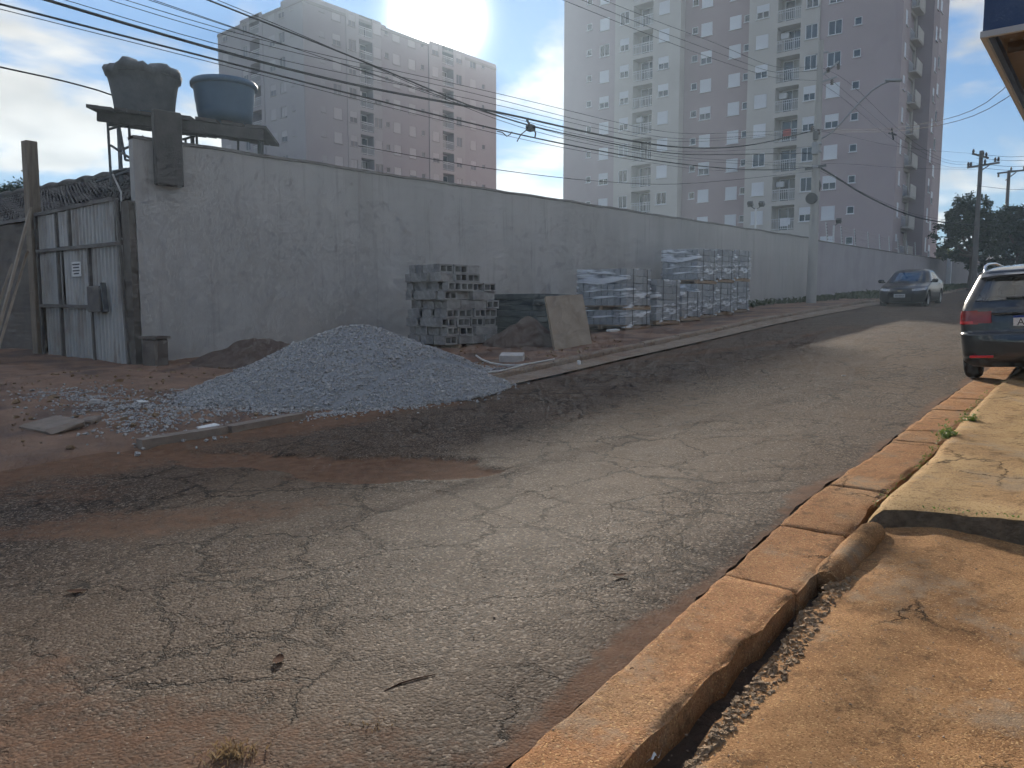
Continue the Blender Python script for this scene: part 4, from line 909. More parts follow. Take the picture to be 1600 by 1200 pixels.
def loose_stack():
    x0, y0 = -10.42, 12.45; base = G(13.2)+.10; R = Matrix.Rotation(WROT, 4, 'Z')
    # two timbers under the stack
    for k in range(2):
        b = MB(); b.box((x0-.55, y0+.35+k*.9, base-.0), (1.3, .1, .12)); tag(b.build('timber_bearer', 'pallet_wood'), '%s short timber under the loose concrete block stack' % ('near', 'far')[k], 'timber', 'timbers under the loose stack')
    for l in range(9):
        for i in range(6):
            for j in range(4):
                if not (i in (0, 5) or j in (0, 3) or l == 8): continue
                if l == 8 and (j == 3 or (j == 2 and i > 2) or (i == 0)): continue
                if l == 7 and j == 3 and i < 2: continue
                cj = (.0, .05, -.06, .03, .08, -.04, .02, -.08, .05)[l]; jx, jy = random.gauss(0, .016)+(random.choice((0, 0, .05, -.03)) if l > 4 and i == 0 else 0), random.gauss(0, .02)+cj
                M = Matrix.Translation((x0-.095, y0, 0)) @ R @ Matrix.Translation((-i*.2+jx, .2+j*.40+jy, base+.06+.095+l*.190)) @ Matrix.Rotation(random.gauss(0, .05), 4, 'Z')
                tag(inst('concrete_block', BLOCK if (l*7+j*3+i) % 5 in (0, 2) or l in (2, 3, 6) else BLOCK_SOLID, None, M), 'concrete block in the %s course, %s row, %s of the loose stack' % (('bottom', 'second', 'third', 'fourth', 'fifth', 'sixth', 'seventh', 'eighth', 'top')[l], ('nearest', 'second nearest', 'third nearest', 'farthest')[j], ('street face', 'second layer in', 'third layer in', 'fourth layer in', 'fifth layer in', 'wall side')[i]), 'concrete block', 'loose concrete blocks')
loose_stack()
SLABB = MB().box((0, 0, 0), (.19, .385, .182), b=.008).mesh('block', 'block_blue')
def bundle(x1, y0, w, l, h, z0, lab, film=True, lean=0.0):
    """strapped pallet of blocks wrapped in film; x1 street side, y0 near end, w across, l along"""
    root = thing('wrapped_pallet', lab, 'pallet', (x1-w/2, y0+l/2, z0), WROT, 'film-wrapped pallets along the wall')
    p = MB(); 
    for k in range(5): p.box((0, -l/2+.06+k*(l-.12)/4, .115), (w, .10, .022))
    for k in (-1, 0, 1): p.box((k*(w/2-.06), 0, .06), (.10, l, .085))
    p.build('pallet', 'pallet_wood', root, world=False)
    nx, ny, nz = max(2, round(w/.2)), max(2, round(l/.395)), max(2, round((h-.13)/.19)); sx, sy = (w-.03)/nx, (l-.03)/ny
    for k in range(nz):
        for i in range(nx):
            for j in range(ny):
                if not (i in (0, nx-1) or j == 0 or k == nz-1): continue
                if (i == 0 and j > 0 and k < nz-1): continue
                inst('block', SLABB, root, Matrix.Translation((-w/2+.015+sx*(i+.5)+random.gauss(0, .004), -l/2+.015+sy*(j+.5), .13+.095+k*.19+lean*k)) @ Matrix.Diagonal((sx/.197, sy/.392, 1, 1)))
    if film:
        H = .13+nz*.19; n = 14; b = MB(); rings = []
        zs = np.linspace(.06, H+.012, 12); a = np.linspace(0, 2*math.pi, 57)[:-1]
        for z in zs:
            r = []
            for t in a:
                c, s = math.cos(t), math.sin(t); m = max(abs(c)/(w/2), abs(s)/(l/2)); q = 1/m
                d = .012+.016*float(vnoise(t*6+x1, z*7+y0, 5)); r.append((c*q*(1+d/ (w/2)), s*q*(1+d/(l/2)), z))
            rings.append(r)
        vs = [p for r in rings for p in r]; N = len(a); b.add(vs, [(i*N+k, i*N+(k+1) % N, (i+1)*N+(k+1) % N, (i+1)*N+k) for i in range(len(zs)-1) for k in range(N)], True)
        b.add(rings[-1], [tuple(range(N))]); b.build('plastic_wrap', 'plastic_film', root, world=False)
    st = MB()
    for k in (-.28, .28): st.box((w/2+.03, k*l, .13+nz*.095), (.004, .03, nz*.19)); st.box((0, k*l, .135+nz*.19+.012), (w, .03, .004))
    st.build('strap', 'black_plastic', root, world=False)
    return .13+nz*.19
zb = G(18.8)+.10
h = bundle(-8.95, 18.1, 1.65, 1.25, .52, zb, 'low wrapped pallet under the taller one, nearest the leaning board'); bundle(-8.95, 18.12, 1.6, 1.22, 1.05, zb+h, 'wrapped pallet on a low one, nearest the leaning board')
zb = G(20.6)+.10; bundle(-8.9, 19.85, 1.2, 1.35, 1.22, zb, 'chest-high wrapped pallet standing right beside the two-tier one'); bundle(-8.95, 21.75, 1.1, 1.15, .95, G(22.3)+.10, 'smallest wrapped pallet, just before the tall group')
for k in range(3):
    yb = 23.05+k*1.58; zb = G(yb+.7)+.09; o_ = ('near', 'middle', 'far')[k]
    h = bundle(-9.0+k*.02, yb, 1.3, 1.34, 1.0, zb, f'{o_} lower wrapped pallet of the tall six-pallet group'); bundle(-9.0+k*.03, yb+.02, 1.28, 1.32, 1.02, zb+h, f'{o_} upper wrapped pallet of the tall six-pallet group')
# dark panel stack and leaning board, soil, offcuts
ps = thing('panel_stack', 'low stack of dark formwork panels behind the leaning board', 'panel stack', (-10.3, 15.4, G(15.4)+.1), WROT)
for k in range(8):
    b = MB().box((random.gauss(0, .03), random.gauss(0, .03), .09+k*.13), (1.45, 1.55, .124), Matrix.Rotation(random.gauss(0, .025), 3, 'Z'), b=.008); b.build('panel', 'panel_dark', ps, world=False)
q = [gp(868, 551, .06), gp(926, 541, .06)]; up = np.array([-.42, .28, 1.12]); vs = [q[0], q[1], q[1]+up, q[0]+up]; th = np.array([.05, -.04, .025])
b = MB().add([tuple(p) for p in vs]+[tuple(p-th*1.4) for p in vs], [(0, 1, 2, 3), (7, 6, 5, 4), (0, 4, 5, 1), (1, 5, 6, 2), (2, 6, 7, 3), (3, 7, 4, 0)]); root_b = tag(b.build('leaning_board', 'board_pale'), 'tan square board leaning against the dark panel stack', 'board')
def mound(name, cx, cy, rx, ry, h, m, lab, cat):
    X, Y = np.meshgrid(np.linspace(-1, 1, 40), np.linspace(-1, 1, 40)); r = np.hypot(X, Y); x, y = cx+X*rx, cy+Y*ry
    z = verge_z(x, y) + np.where(r < 1, h*(1-r)**.9*(.7+.6*fbm(x*2.5, y*2.5, 77)), -.1) + (fbm(x*8, y*8, 79)-.5)*.05
    return tag(MB().grid(x, y, z).build(name, m), lab, cat)
mound('soil_mound', -9.35, 13.9, .95, 1.0, .62, 'soil_dark', 'dark soil mound between the block stack and leaning board', 'soil mound')
mound('soil_mound', -12.2, 9.2, 1.5, 1.2, .5, 'soil_dark', 'low dark soil bank behind the gravel heap against the wall', 'soil mound')
p = gp(800, 566, .06); b = MB().box((p[0], p[1], p[2]+.07), (.42, .32, .16), Matrix.Rotation(.5, 3, 'Z') @ Matrix.Rotation(.12, 3, 'X'), b=.01); tag(b.build('foam_block', 'stone_light'), 'pale slab lying in front of the soil mound', 'slab')
b = MB(); b.tube([tuple(gp(*q, .11)+np.array([0, 0, .02])) for q in ((744, 557), (752, 563), (766, 569), (785, 572), (805, 573), (822, 571), (845, 567), (866, 563))], .017, 6); tag(b.build('hose', 'pvc_pale'), 'pale hose curled on the earth before the pale slab', 'hose')
b = MB(); b.tube([tuple(gp(*q, .11)+np.array([0, 0, .02])) for q in ((762, 584), (780, 582), (800, 577), (826, 570))], .014, 6); tag(b.build('cable_offcut', 'pvc_pale'), 'thin pale cable lying by the kerb beside the gravel heap', 'cable')
# flat stones and paper scraps
k = 0
for (u, v, sx, sy, sz, m, lab) in ((82, 664, .62, .4, .07, 'flag_dull', 'broad flat grey stone on the earth at far left'), (300, 546, .3, .2, .1, 'stone_light', 'pale lump of mortar at the foot of the long wall'), (140, 655, .26, .18, .06, 'flag_dull', 'small flat stone beside the broad one'), (150, 627, .14, .10, .07, 'stone_light', 'small stone below the gate sheets'), (222, 627, .18, .1, .02, 'paper', 'white scrap lying among the gravel below the gate'), (325, 661, .2, .12, .02, 'paper', 'white scrap beside the kerb stones'), (328, 668, .25, .15, .03, 'tank_blue', 'crumpled blue plastic scrap beside the kerb stones'), (700, 620, .12, .09, .05, 'paper', 'white scrap at the foot of the gravel heap'), (958, 520, .30, .2, .05, 'paper', 'white scrap in front of the wrapped pallets'), (905, 564, .07, .05, .14, 'paper', 'upright white scrap on the kerb near the board'), (1088, 497, .22, .16, .2, 'paper', 'crumpled white bag beside the tall pallet group'), (1318, 587, .05, .03, .01, 'paper', 'tiny white scrap on the asphalt near the shop side')):
    on_road = u > 1100 or (u, v) == (700, 620); p = gp(u, v, 0 if on_road else .08)
    zz = p[2] if on_road else float(verge_z(np.array(p[0]), np.array(p[1])))
    b = MB().box((0, 0, sz*.4), (sx, sy, sz), Matrix.Rotation(random.uniform(-.15, .15), 3, 'X') @ Matrix.Rotation(random.uniform(0, 3), 3, 'Z'), b=min(sx, sy, sz)*.25)
    vv = [(x+random.gauss(0, sx*.03)+p[0], y+random.gauss(0, sy*.03)+p[1], z+zz) for x, y, z in b.v]; b.v = vv
    tag(b.build('flat_stone' if m in ('stone_light', 'flag_dull') else 'scrap', m), lab, 'stone' if m in ('stone_light', 'flag_dull') else 'litter')
P = []; n = 2600; x = RNG.uniform(-18, -7.2, n); y = RNG.uniform(3.2, 16, n); ok = (x > WX(np.maximum(y, 8.2))+.15) & ((y < 8) | (x > -14)); x, y = x[ok], y[ok]
tag(stones('rubble_bits', np.stack([x, y, verge_z(x, y)+.01], -1), RNG.uniform(.008, .05, len(x))**1.0*(RNG.random(len(x))**2+.25), 'rubble'), 'bits of rubble over the red earth', kind='stuff')
#@@STREET
# ================================================================== utility poles and wires
mat('pole_concrete', (.33, .32, .30), (.40, .385, .36), 3, .9, .4, 40, stretch=(1, 1, .25)); mat('pole_dark', (.13, .12, .11), (.18, .165, .15), 3, .9, .4, 40, stretch=(1, 1, .25))
mat('cable_black', (.030, .030, .032), rough=.9, spec=.05); mat('galvanised', (.30, .31, .32), rough=.5, metal=.5); mat('insulator_brown', (.06, .04, .035), rough=.35)
def pole(name, lab, x, y, h, r0, r1, m, n=16):
    z = G(y)+.05; root = thing(name, lab, 'utility pole', (x, y, z)); b = MB(); b.tube([(x, y, z-.3), (x, y, z+h*.5), (x, y, z+h)], [r0, (r0+r1)/2, r1], n); b.build('shaft', m, root); return root, z
P1 = gp(1267, 478); p1x, p1y = float(P1[0]), float(P1[1])
pr, pz = pole('utility_pole', 'pale concrete utility pole with street lamp arm, standing where the two walls meet', p1x, p1y, 10.75, .215, .11, 'pole_concrete')
PN = np.array([0, 1.0, 0])
def on1(u, v, dy=0.0): return on_plane(u, v, (p1x, p1y+dy, 0), PN)
def zat(v, u=1270): return float(on1(u, v)[2])
arm = MB(); apts = [on1(*q) for q in ((1274, 222), (1300, 207), (1324, 181), (1345, 158), (1362, 142), (1377, 132), (1390, 127))]; arm.tube([tuple(q) for q in apts], .035, 8); ao = arm.build('lamp_arm', 'galvanised', pr)
q = on1(1390, 127); MB().box((q[0]+.14, q[1], q[2]+.01), (.62, .2, .10), Matrix.Rotation(rad(8), 3, 'Y'), b=.03).build('lamp_head', 'galvanised', ao)
for v in (226, 238, 262): MB().lathe([(.17, -.06), (.185, -.05), (.185, .05), (.17, .06)], 16, (p1x, p1y, zat(v))).build('clamp_band', 'galvanised', pr)
b = MB(); b.bar((p1x-.42, p1y-.1, zat(264)), (p1x+.42, p1y-.1, zat(261)), .09, .09); b.build('bracket', 'dark_steel', pr)
MB().box((p1x-.02, p1y-.22, zat(234)), (.24, .2, .5), b=.03).build('junction_box', 'galvanised', pr)
MB().box((p1x-.02, p1y-.2, zat(214)), (.2, .18, .35), b=.03).build('junction_box', 'dark_steel', pr)
b = MB(); q = on1(1268, 310, -.22); b.tube([(q[0], q[1]+.1, q[2]), (q[0], q[1]-.06, q[2])], .23, 20); b.build('cable_spool', 'black_plastic', pr)
b = MB(); q = on1(1278, 291, 0); b.tube([(q[0]+.02, q[1], q[2]+.24), (q[0]+.1, q[1], q[2]), (q[0]+.02, q[1], q[2]-.24)], .05, 8); b.build('cable_loop', 'black_plastic', pr)
b = MB(); b.bar((p1x-.2, p1y, zat(86)), (p1x+.3, p1y, zat(85)), .05, .05); b.bar((p1x+.1, p1y, zat(120)), (p1x+.75, p1y-.1, zat(104)), .06, .06); b.bar((p1x+.1, p1y, zat(130)), (p1x+.7, p1y-.1, zat(127)), .06, .06); b.build('crossarm', 'galvanised', pr)
for (u, v) in ((1294, 109), (1310, 104), (1300, 128), (1269, 200), (1279, 206)):
    q = on1(u, v, -.1); b = MB(); b.lathe([(.02, -.12), (.07, -.1), (.05, -.05), (.08, -.03), (.05, .02), (.075, .05), (.03, .1)], 12, tuple(q)); b.build('insulator', 'insulator_brown', pr)
# poles farther up the street
P2 = at(1521, 447, 58.0); p2x, p2y = float(P2[0]), float(P2[1]); p2, z2 = pole('utility_pole', 'dark pole with two crossarms in front of the round tree', p2x, p2y, 10.2, .20, .13, 'pole_dark', 12)
def on2(u, v): return on_plane(u, v, (p2x, p2y, 0), PN)
for (a, c) in (((1511, 262), (1562, 254)), ((1519, 240), (1545, 247))): MB().bar(tuple(on2(*a)), tuple(on2(*c)), .13, .13).build('crossarm', 'pole_dark', p2)
MB().bar(tuple(on2(1528, 270)), tuple(on2(1546, 258)), .07, .07).build('brace', 'pole_dark', p2)
for (u, v) in ((1513, 258), (1517, 258), (1539, 254), (1555, 251), (1560, 250), (1521, 238), (1536, 241), (1541, 243)):
    q = on2(u, v); MB().lathe([(.02, -.1), (.1, -.08), (.06, 0), (.1, .04), (.05, .22), (.02, .24)], 8, tuple(q)).build('insulator', 'insulator_brown', p2)
P3 = at(1566, 436, 76.0); p3, z3 = pole('utility_pole', 'pole with a single braced crossarm behind the trees at right', float(P3[0]), float(P3[1]), 11.2, .2, .15, 'pole_dark', 10)
def on3(u, v): return on_plane(u, v, (float(P3[0]), float(P3[1]), 0), PN)
MB().bar(tuple(on3(1558, 271)), tuple(on3(1608, 265)), .16, .14).build('crossarm', 'pole_dark', p3); MB().bar(tuple(on3(1571, 282)), tuple(on3(1588, 269)), .09, .09).build('brace', 'pole_dark', p3)
for (u, v) in ((1560, 275), (1580, 265), (1600, 263)): MB().lathe([(.02, -.12), (.11, -.1), (.06, 0), (.11, .05), (.05, .25)], 8, tuple(on3(u, v))).build('insulator', 'insulator_brown', p3)
P4 = at(1457, 395, 104.0); p4, _ = pole('utility_pole', 'short plain pole far behind the electric fence', float(P4[0]), float(P4[1]), float(at(1457, 337, 104.0)[2])-G(float(P4[1]))-.05, .22, .18, 'pole_dark', 8)

def smooth_pts(P, n=40):
    P = [np.array(p, float) for p in P]; s = [0]
    for a, c in zip(P[:-1], P[1:]): s.append(s[-1]+np.linalg.norm(c-a))
    q = np.linspace(0, s[-1], n); A = np.array(P); k = np.array(s)
    out = np.stack([np.interp(q, k, A[:, i]) for i in range(3)], -1)
    for _ in range(10): out[1:-1] = (out[:-2]+2*out[1:-1]+out[2:])/4
    return [tuple(p) for p in out]
WPL = np.array([1.0, -.1727, 0])
def wire(pix, r, lab, p0, n, tail=None, head=None, group='overhead cables', name='overhead_cable'):
    P = [on_plane(u, v, p0, n) for u, v in pix]
    if head is not None: P = [np.array(head)]+P
    if tail is not None: P = P+[np.array(tail)]
    b = MB(); b.tube(smooth_pts(P), r*.72, 6); return tag(b.build(name, 'cable_black'), lab, 'cable', group)
pp = (p1x, p1y, 0); hub = lambda v: (p1x-.1, p1y-.1, zat(v))
THIN = 'thin black overhead wire running left from the concrete pole'; THICK = 'thick black cable bundle running left from the concrete pole'
wire([(20, -16), (70, 0), (345, 82), (560, 138), (777, 172), (880, 200), (1050, 233), (1164, 231)], .034, 'upper thick cable bundle running left from the concrete pole', pp, WPL, hub(205))
wire([(-40, -4), (0, 7), (345, 95), (560, 150), (777, 203), (880, 226), (1050, 256), (1177, 267)], .024, 'lower knotted cable running left from the concrete pole', pp, WPL, hub(262))
for wk, (pix, e) in enumerate((([(-40, 4), (0, 14), (345, 101), (560, 156), (777, 210), (880, 232), (1100, 268)], 266), ([(60, -13), (107, 0), (345, 77), (777, 162), (880, 190), (1050, 226)], 207), ([(120, -16), (168, 0), (345, 58), (777, 153), (880, 183), (1050, 221)], 206), ([(150, -15), (190, 0), (345, 51), (777, 145), (880, 171), (1050, 212)], 203), ([(227, -2), (345, 38), (777, 179), (880, 206), (1050, 240)], 230), ([(240, 0), (345, 36), (777, 183), (880, 213), (1050, 246)], 258), ([(340, 0), (405, 23), (777, 192), (880, 218), (1050, 250)], 262))):
    wire(pix, .009, 'thin overhead wire left of the concrete pole, %s counted from the picture left edge' % ('first', 'second', 'third', 'fourth', 'fifth', 'sixth', 'seventh')[wk], pp, WPL, hub(e))
wire([(290, -14), (320, 0), (392, 28), (560, 90), (777, 187), (880, 209), (1050, 243)], .022, 'middle thick cable crossing the roof of the left block', pp, WPL, hub(240))
wire([(560, 228), (777, 267), (830, 271), (880, 280), (1040, 290), (1160, 280)], .012, 'lowest single cable between the left block and the concrete pole', pp, WPL, hub(268))
for wk, (v0, e) in enumerate(((-20, 112), (-34, 106), (-8, 128))): wire([(840, v0-8), (880, v0+8), (1020, 45+v0+20), (1120, 82+v0+20), (1211, 116+v0*.6+12)], .010, 'high-voltage wire descending to the pole top, %s of three' % ('middle', 'uppermost', 'lowest')[wk], pp, WPL, hub(e), group='high-voltage wires')
wire([(-40, 95), (0, 105), (90, 124), (150, 140)], .022, 'single dark cable running to the tarpaulin-wrapped tank', (-15.6, 10.5, 0), WPL, tail=at(176, 149, 17.0))
# knots and clamps hanging on the cables over the gap
kn = thing('cable_splice', 'knotted splice with hanging tails on the cables between the towers', 'cable splice', tuple(on_plane(826, 205, pp, WPL)))
def kp(u, v): return tuple(on_plane(u, v, pp, WPL))
for pts, r in ((((825, 184), (826, 196), (823, 203), (814, 210), (808, 221)), .014), (((823, 187), (829, 197)), .03), (((777, 205), (785, 207), (792, 213), (797, 210), (800, 206)), .014), (((834, 202), (837, 208), (836, 214)), .02)):
    MB().tube([kp(*q) for q in pts], r, 6).build('tail', 'cable_black', kn)
q = kp(829, 200); MB().box(q, (.2, .22, .16), b=.03).build('clamp', 'cable_black', kn)
# between the poles
D2 = np.array([p2x-p1x, p2y-p1y]); N2 = np.array([D2[1], -D2[0], 0])
e2 = lambda v: tuple(on2(1524, v))
wire([(1284, 258), (1300, 272), (1340, 300), (1400, 329), (1435, 341), (1470, 347)], .05, 'thick black cable bundle sagging right from the concrete pole', pp, N2, e2(352), hub(257), 'cables between the poles')
for wk, (pix, h_, e) in enumerate((([(1300, 124), (1345, 165), (1395, 208), (1440, 238), (1480, 256)], 109, 258), ([(1312, 112), (1355, 155), (1400, 200), (1440, 232), (1480, 252)], 105, 254), ([(1305, 140), (1345, 178), (1395, 220), (1440, 246), (1480, 262)], 128, 262), ([(1300, 206), (1380, 226), (1450, 235)], 205, 240), ([(1300, 254), (1400, 262), (1470, 264)], 257, 265), ([(1300, 275), (1350, 303), (1420, 333), (1470, 343)], 262, 350))):
    wire(pix, .010, 'thin black wire between the concrete pole and the crossarm pole, ' + ('second from the top', 'topmost', 'third from the top', 'fourth from the top', 'fifth from the top', 'just above the thick bundle')[wk], pp, N2, e2(e), hub(h_), 'cables between the poles')
sp = thing('wire_spreader', 'small wire spreader on the lines between concrete pole and crossarm pole', 'spreader', tuple(on_plane(1395, 208, pp, N2)))
for (a, c) in (((1389, 208), (1400, 211)), ((1393, 200), (1396, 218))): MB().bar(tuple(on_plane(*a, pp, N2)), tuple(on_plane(*c, pp, N2)), .06, .06).build('spreader_bar', 'cable_black', sp)
for wk, (v0, v1) in enumerate(((241, 243), (247, 249), (256, 258), (262, 264), (290, 296))):
    a, c = on2(1526, v0), at(1640, v1, 48); m = (a+c)/2-np.array([0, 0, .15]); b = MB(); b.tube(smooth_pts([a, m, c]), .012, 5); tag(b.build('overhead_cable', 'cable_black'), 'thin wire running right from the crossarm pole, %s from the top' % ('first', 'second', 'third', 'fourth', 'fifth')[wk], 'cable', 'wires right of the crossarm pole')
SV = np.array([-.15, 9.6]); NS = np.array([SV[1]-p1y, -(SV[0]-p1x), 0])
for dv in (0, 9): wire([(1300, 203+dv*.3), (1393, 202+dv*.5), (1453, 192+dv*.8), (1588, 163+dv)], .006, '%s service wire running from the concrete pole to the shop canopy' % ('upper' if dv == 0 else 'lower'), pp, NS, (-.05+dv*.02, 9.0, 4.2-dv*.02), hub(203), 'service wires to the shop')

# ================================================================== shop canopy at upper right
mat('fascia_blue', (.012, .040, .115), (.016, .050, .135), 1.5, .45, .1, 20); mat('soffit_metal', (.10, .075, .055), (.15, .11, .08), 1.2, .7, .2, 20, c3=(.10, .07, .05), scale3=1.0); mat('trim_grey', (.40, .40, .40), rough=.6); mat('shop_wall', (.42, .38, .32), (.47, .43, .37), 1, .9, .2, 40)
cn = thing('shop_canopy', 'blue fascia canopy with rusty underside jutting in at upper right', 'canopy', (1.6, 9.5, G(9.5)+.1))
cA = at(1535, 57, 5.4); cB = at(1600, 181, 7.7); cB[2] = cA[2]; dY = cB-cA; dY /= np.linalg.norm(dY); dX = np.array([dY[1], -dY[0], 0])
LEN = 7.5; WID = 3.2; zc = cA[2]
def CP(x, y, z): p = cA+dX*x+dY*y; return (p[0], p[1], zc+z)
def cbox(x0, x1, y0, y1, z0, z1): return [CP(x, y, z) for z in (z0, z1) for x, y in ((x0, y0), (x1, y0), (x1, y1), (x0, y1))], [(3, 2, 1, 0), (4, 5, 6, 7), (0, 1, 5, 4), (1, 2, 6, 5), (2, 3, 7, 6), (3, 0, 4, 7)]
MB().add(*cbox(0, WID, 0, .06, .02, 1.25)).build('fascia', 'fascia_blue', cn); MB().add(*cbox(0, .06, .062, LEN, .02, 1.25)).build('fascia', 'fascia_blue', cn)
MB().add(*cbox(-.012, WID, -.014, .02, -.012, .03)).build('trim', 'trim_grey', cn); MB().add(*cbox(-.012, .02, .022, LEN, -.012, .03)).build('trim', 'trim_grey', cn)
MB().add(*cbox(.062, WID, .064, LEN, .07, .10)).build('soffit', 'soffit_metal', cn)
for k in range(6): MB().add(*cbox(.10, WID, .5+k*1.2, .58+k*1.2, -.01, .068)).build('purlin', 'soffit_metal', cn)
for x in (.35, 1.5, 2.6): MB().add(*cbox(x, x+.08, .066, LEN, .005, .0665)).build('purlin', 'soffit_metal', cn)
MB().add(*cbox(WID+.003, WID+.25, -.5, LEN+34, -3.6, 1.6)).build('shop_wall', 'shop_wall', cn)  # unseen; carried on up the street to block sky from car reflections
for k in range(7): MB().add(*cbox(WID-.03, WID-.001, 1.0+k*5.5, 4.0+k*5.5, -3.0, -.5)).build('roller_shutter', 'rail_grey', cn)

# ================================================================== cars
mat('paint_black', (.006, .006, .008), rough=.28, coat=1.0); mat('paint_navy', (.004, .006, .012), rough=.3, coat=.35, spec=.3); mat('tyre', (.018, .018, .018), rough=.85); mat('rim_alloy', (.45, .46, .47), rough=.3, metal=.9)
mat('trim_black', (.012, .012, .013), rough=.55); mat('chrome', (.75, .75, .76), rough=.12, metal=1.0); mat('tail_red', (.20, .004, .006), (.30, .008, .010), 8, .2, coat=.5); mat('reflector_red', (.65, .02, .03), rough=.15, coat=1.0)
mat('lamp_clear', (.40, .42, .45), (.16, .17, .19), 22, .08, coat=1.0); mat('plate_white', (.70, .71, .72), rough=.5); mat('plate_blue', (.02, .06, .30), rough=.5); mat('plate_grey', (.46, .47, .48), rough=.5); mat('seat_grey', (.05, .05, .055), rough=.9); mat('emblem_gold', (.70, .62, .42), rough=.25, metal=.8)
mat('mirror_glass', (.55, .68, .80), rough=.02, metal=1.0)
glass('car_glass', (.42, .48, .46), .10); glass('windscreen_glass', (.50, .56, .56), .12)
class Car:
    NR, NCn, NS = 25, 9, 61
    def __init__(s, levels, wheels, rw=.30):
        s.lv = np.array(levels, float); s.wheels = wheels; s.rw = rw
        s.zs = np.unique(np.concatenate([np.linspace(a, c, 5) for a, c in zip(s.lv[:-1, 0], s.lv[1:, 0])])); s.i = {}
        k = 0
        for nm, n in (('rear', s.NR), ('cr', s.NCn), ('right', s.NS), ('cfr', s.NCn), ('front', s.NR), ('cfl', s.NCn), ('left', s.NS), ('cl', s.NCn)): s.i[nm] = (k, k+n); k += n
        s.n = k
    def ring(s, z):
        _, yr, yf, w, r1, r2, b1, b2 = [np.interp(z, s.lv[:, 0], s.lv[:, j]) for j in range(8)]
        P = []; t = np.linspace(-1, 1, s.NR)
        for q in t: P.append((q*(w-r1), yr+b1*q*q))
        def arc(cx, cy, r, a0, a1, sx=1): return [(cx+r*math.cos(a), cy+r*math.sin(a)) for a in np.linspace(a0, a1, s.NCn+2)[1:-1]]
        yr2 = yr+b1; yf2 = yf-b2
        P += arc(w-r1, yr2+r1, r1, -math.pi/2, 0)
        ysd = np.linspace(yr2+r1, yf2-r2, s.NS); P += [(w, y) for y in ysd]
        P += arc(w-r2, yf2-r2, r2, 0, math.pi/2)
        for q in t: P.append((-q*(w-r2), yf-b2*q*q))
        P += arc(-(w-r2), yf2-r2, r2, math.pi/2, math.pi); P += [(-w, y) for y in ysd[::-1]]; P += arc(-(w-r1), yr2+r1, r1, math.pi, 1.5*math.pi)
        out = []
        for x, y in P:
            if abs(x) > .5:
                for wy in s.wheels:
                    if (y-wy)**2+(z-s.rw)**2 < (s.rw*1.18)**2: x *= .80
                x *= 1-.03*abs((y-2.1)/2.2)**3
            out.append((x, y, z))
        return out
    def shell(s, holes):
        """body faces, with the cells in holes (z0, z1, i0, i1) left out"""
        b = MB(); R = [s.ring(z) for z in s.zs]; vs = [p for r in R for p in r]; fs = []
        for k in range(len(s.zs)-1):
            zc = (s.zs[k]+s.zs[k+1])/2
            for i in range(s.n):
                if any(a < zc < c and i0 <= i < i1 for a, c, i0, i1 in holes): continue
                j = (i+1) % s.n; fs.append((k*s.n+i, k*s.n+j, (k+1)*s.n+j, (k+1)*s.n+i))
        b.add(vs, fs, True); b.add(R[-1], [tuple(range(s.n))], True); b.add(R[0], [tuple(range(s.n))[::-1]]); return b
    def patch(s, z0, z1, i0, i1, off=.0, nz=8, shape=None):
        b = MB(); rows = []
        for z in np.linspace(z0, z1, nz):
            r = np.array(s.ring(z)); a = np.roll(r, -1, 0)-np.roll(r, 1, 0); nrm = np.stack([a[:, 1], -a[:, 0], a[:, 0]*0], -1); nrm /= np.linalg.norm(nrm, axis=1)[:, None]+1e-9
            rows.append((r+nrm*off)[np.arange(i0, i1+1) % s.n])
        A = np.array(rows); b.grid(A[..., 0], A[..., 1], A[..., 2])
        if shape: b.f, b.sm = zip(*[(f, m) for f, m in zip(b.f, b.sm) if shape(np.mean([b.v[q] for q in f], 0))]); b.f = list(b.f); b.sm = list(b.sm)
        return b
def wheel(root, x, y, r, w, side):
    t = MB(); M = Matrix.Rotation(math.pi/2, 4, 'Y')
    prof = [(r*.62, -w/2), (r*.9, -w/2), (r*.98, -w/2+.03), (r, -w/4), (r, w/4), (r*.98, w/2-.03), (r*.9, w/2), (r*.62, w/2)]
    t.lathe(prof, 32); t.v = [tuple(Vector((x, y, r))+M.to_3x3() @ Vector(p)) for p in t.v]; wo = t.build('wheel', 'tyre', root, world=False)
    b = MB(); xo = x+side*w*.36
    b.lathe([(.01, .0), (r*.2, .01), (r*.22, -.02)], 16); b.lathe([(r*.62, .03), (r*.56, -.01), (r*.56, -.10)], 24)
    for k in range(5):
        a = 2*math.pi*k/5; b.bar((r*.15*math.cos(a), r*.15*math.sin(a), .0), (r*.58*math.cos(a), r*.58*math.sin(a), .01), r*.2, .03)
    b.v = [(xo+side*p[2], y+p[0], r+p[1]) for p in b.v]; b.build('rim', 'rim_alloy', wo, world=False)
def text_child(txt, size, root, loc, rx, m, rz=0.0):
    c = bpy.data.curves.new('lettering', 'FONT'); c.body = txt; c.size = size; c.extrude = .001; c.materials.append(MAT[m]); tmp = link(bpy.data.objects.new('lettering_curve', c)); bpy.context.view_layer.update(); me = bpy.data.meshes.new_from_object(tmp.evaluated_get(bpy.context.evaluated_depsgraph_get())); bpy.data.objects.remove(tmp); o = link(bpy.data.objects.new('lettering', me)); o.parent = root; o.location = loc; o.rotation_euler = (rx, 0, rz); return o

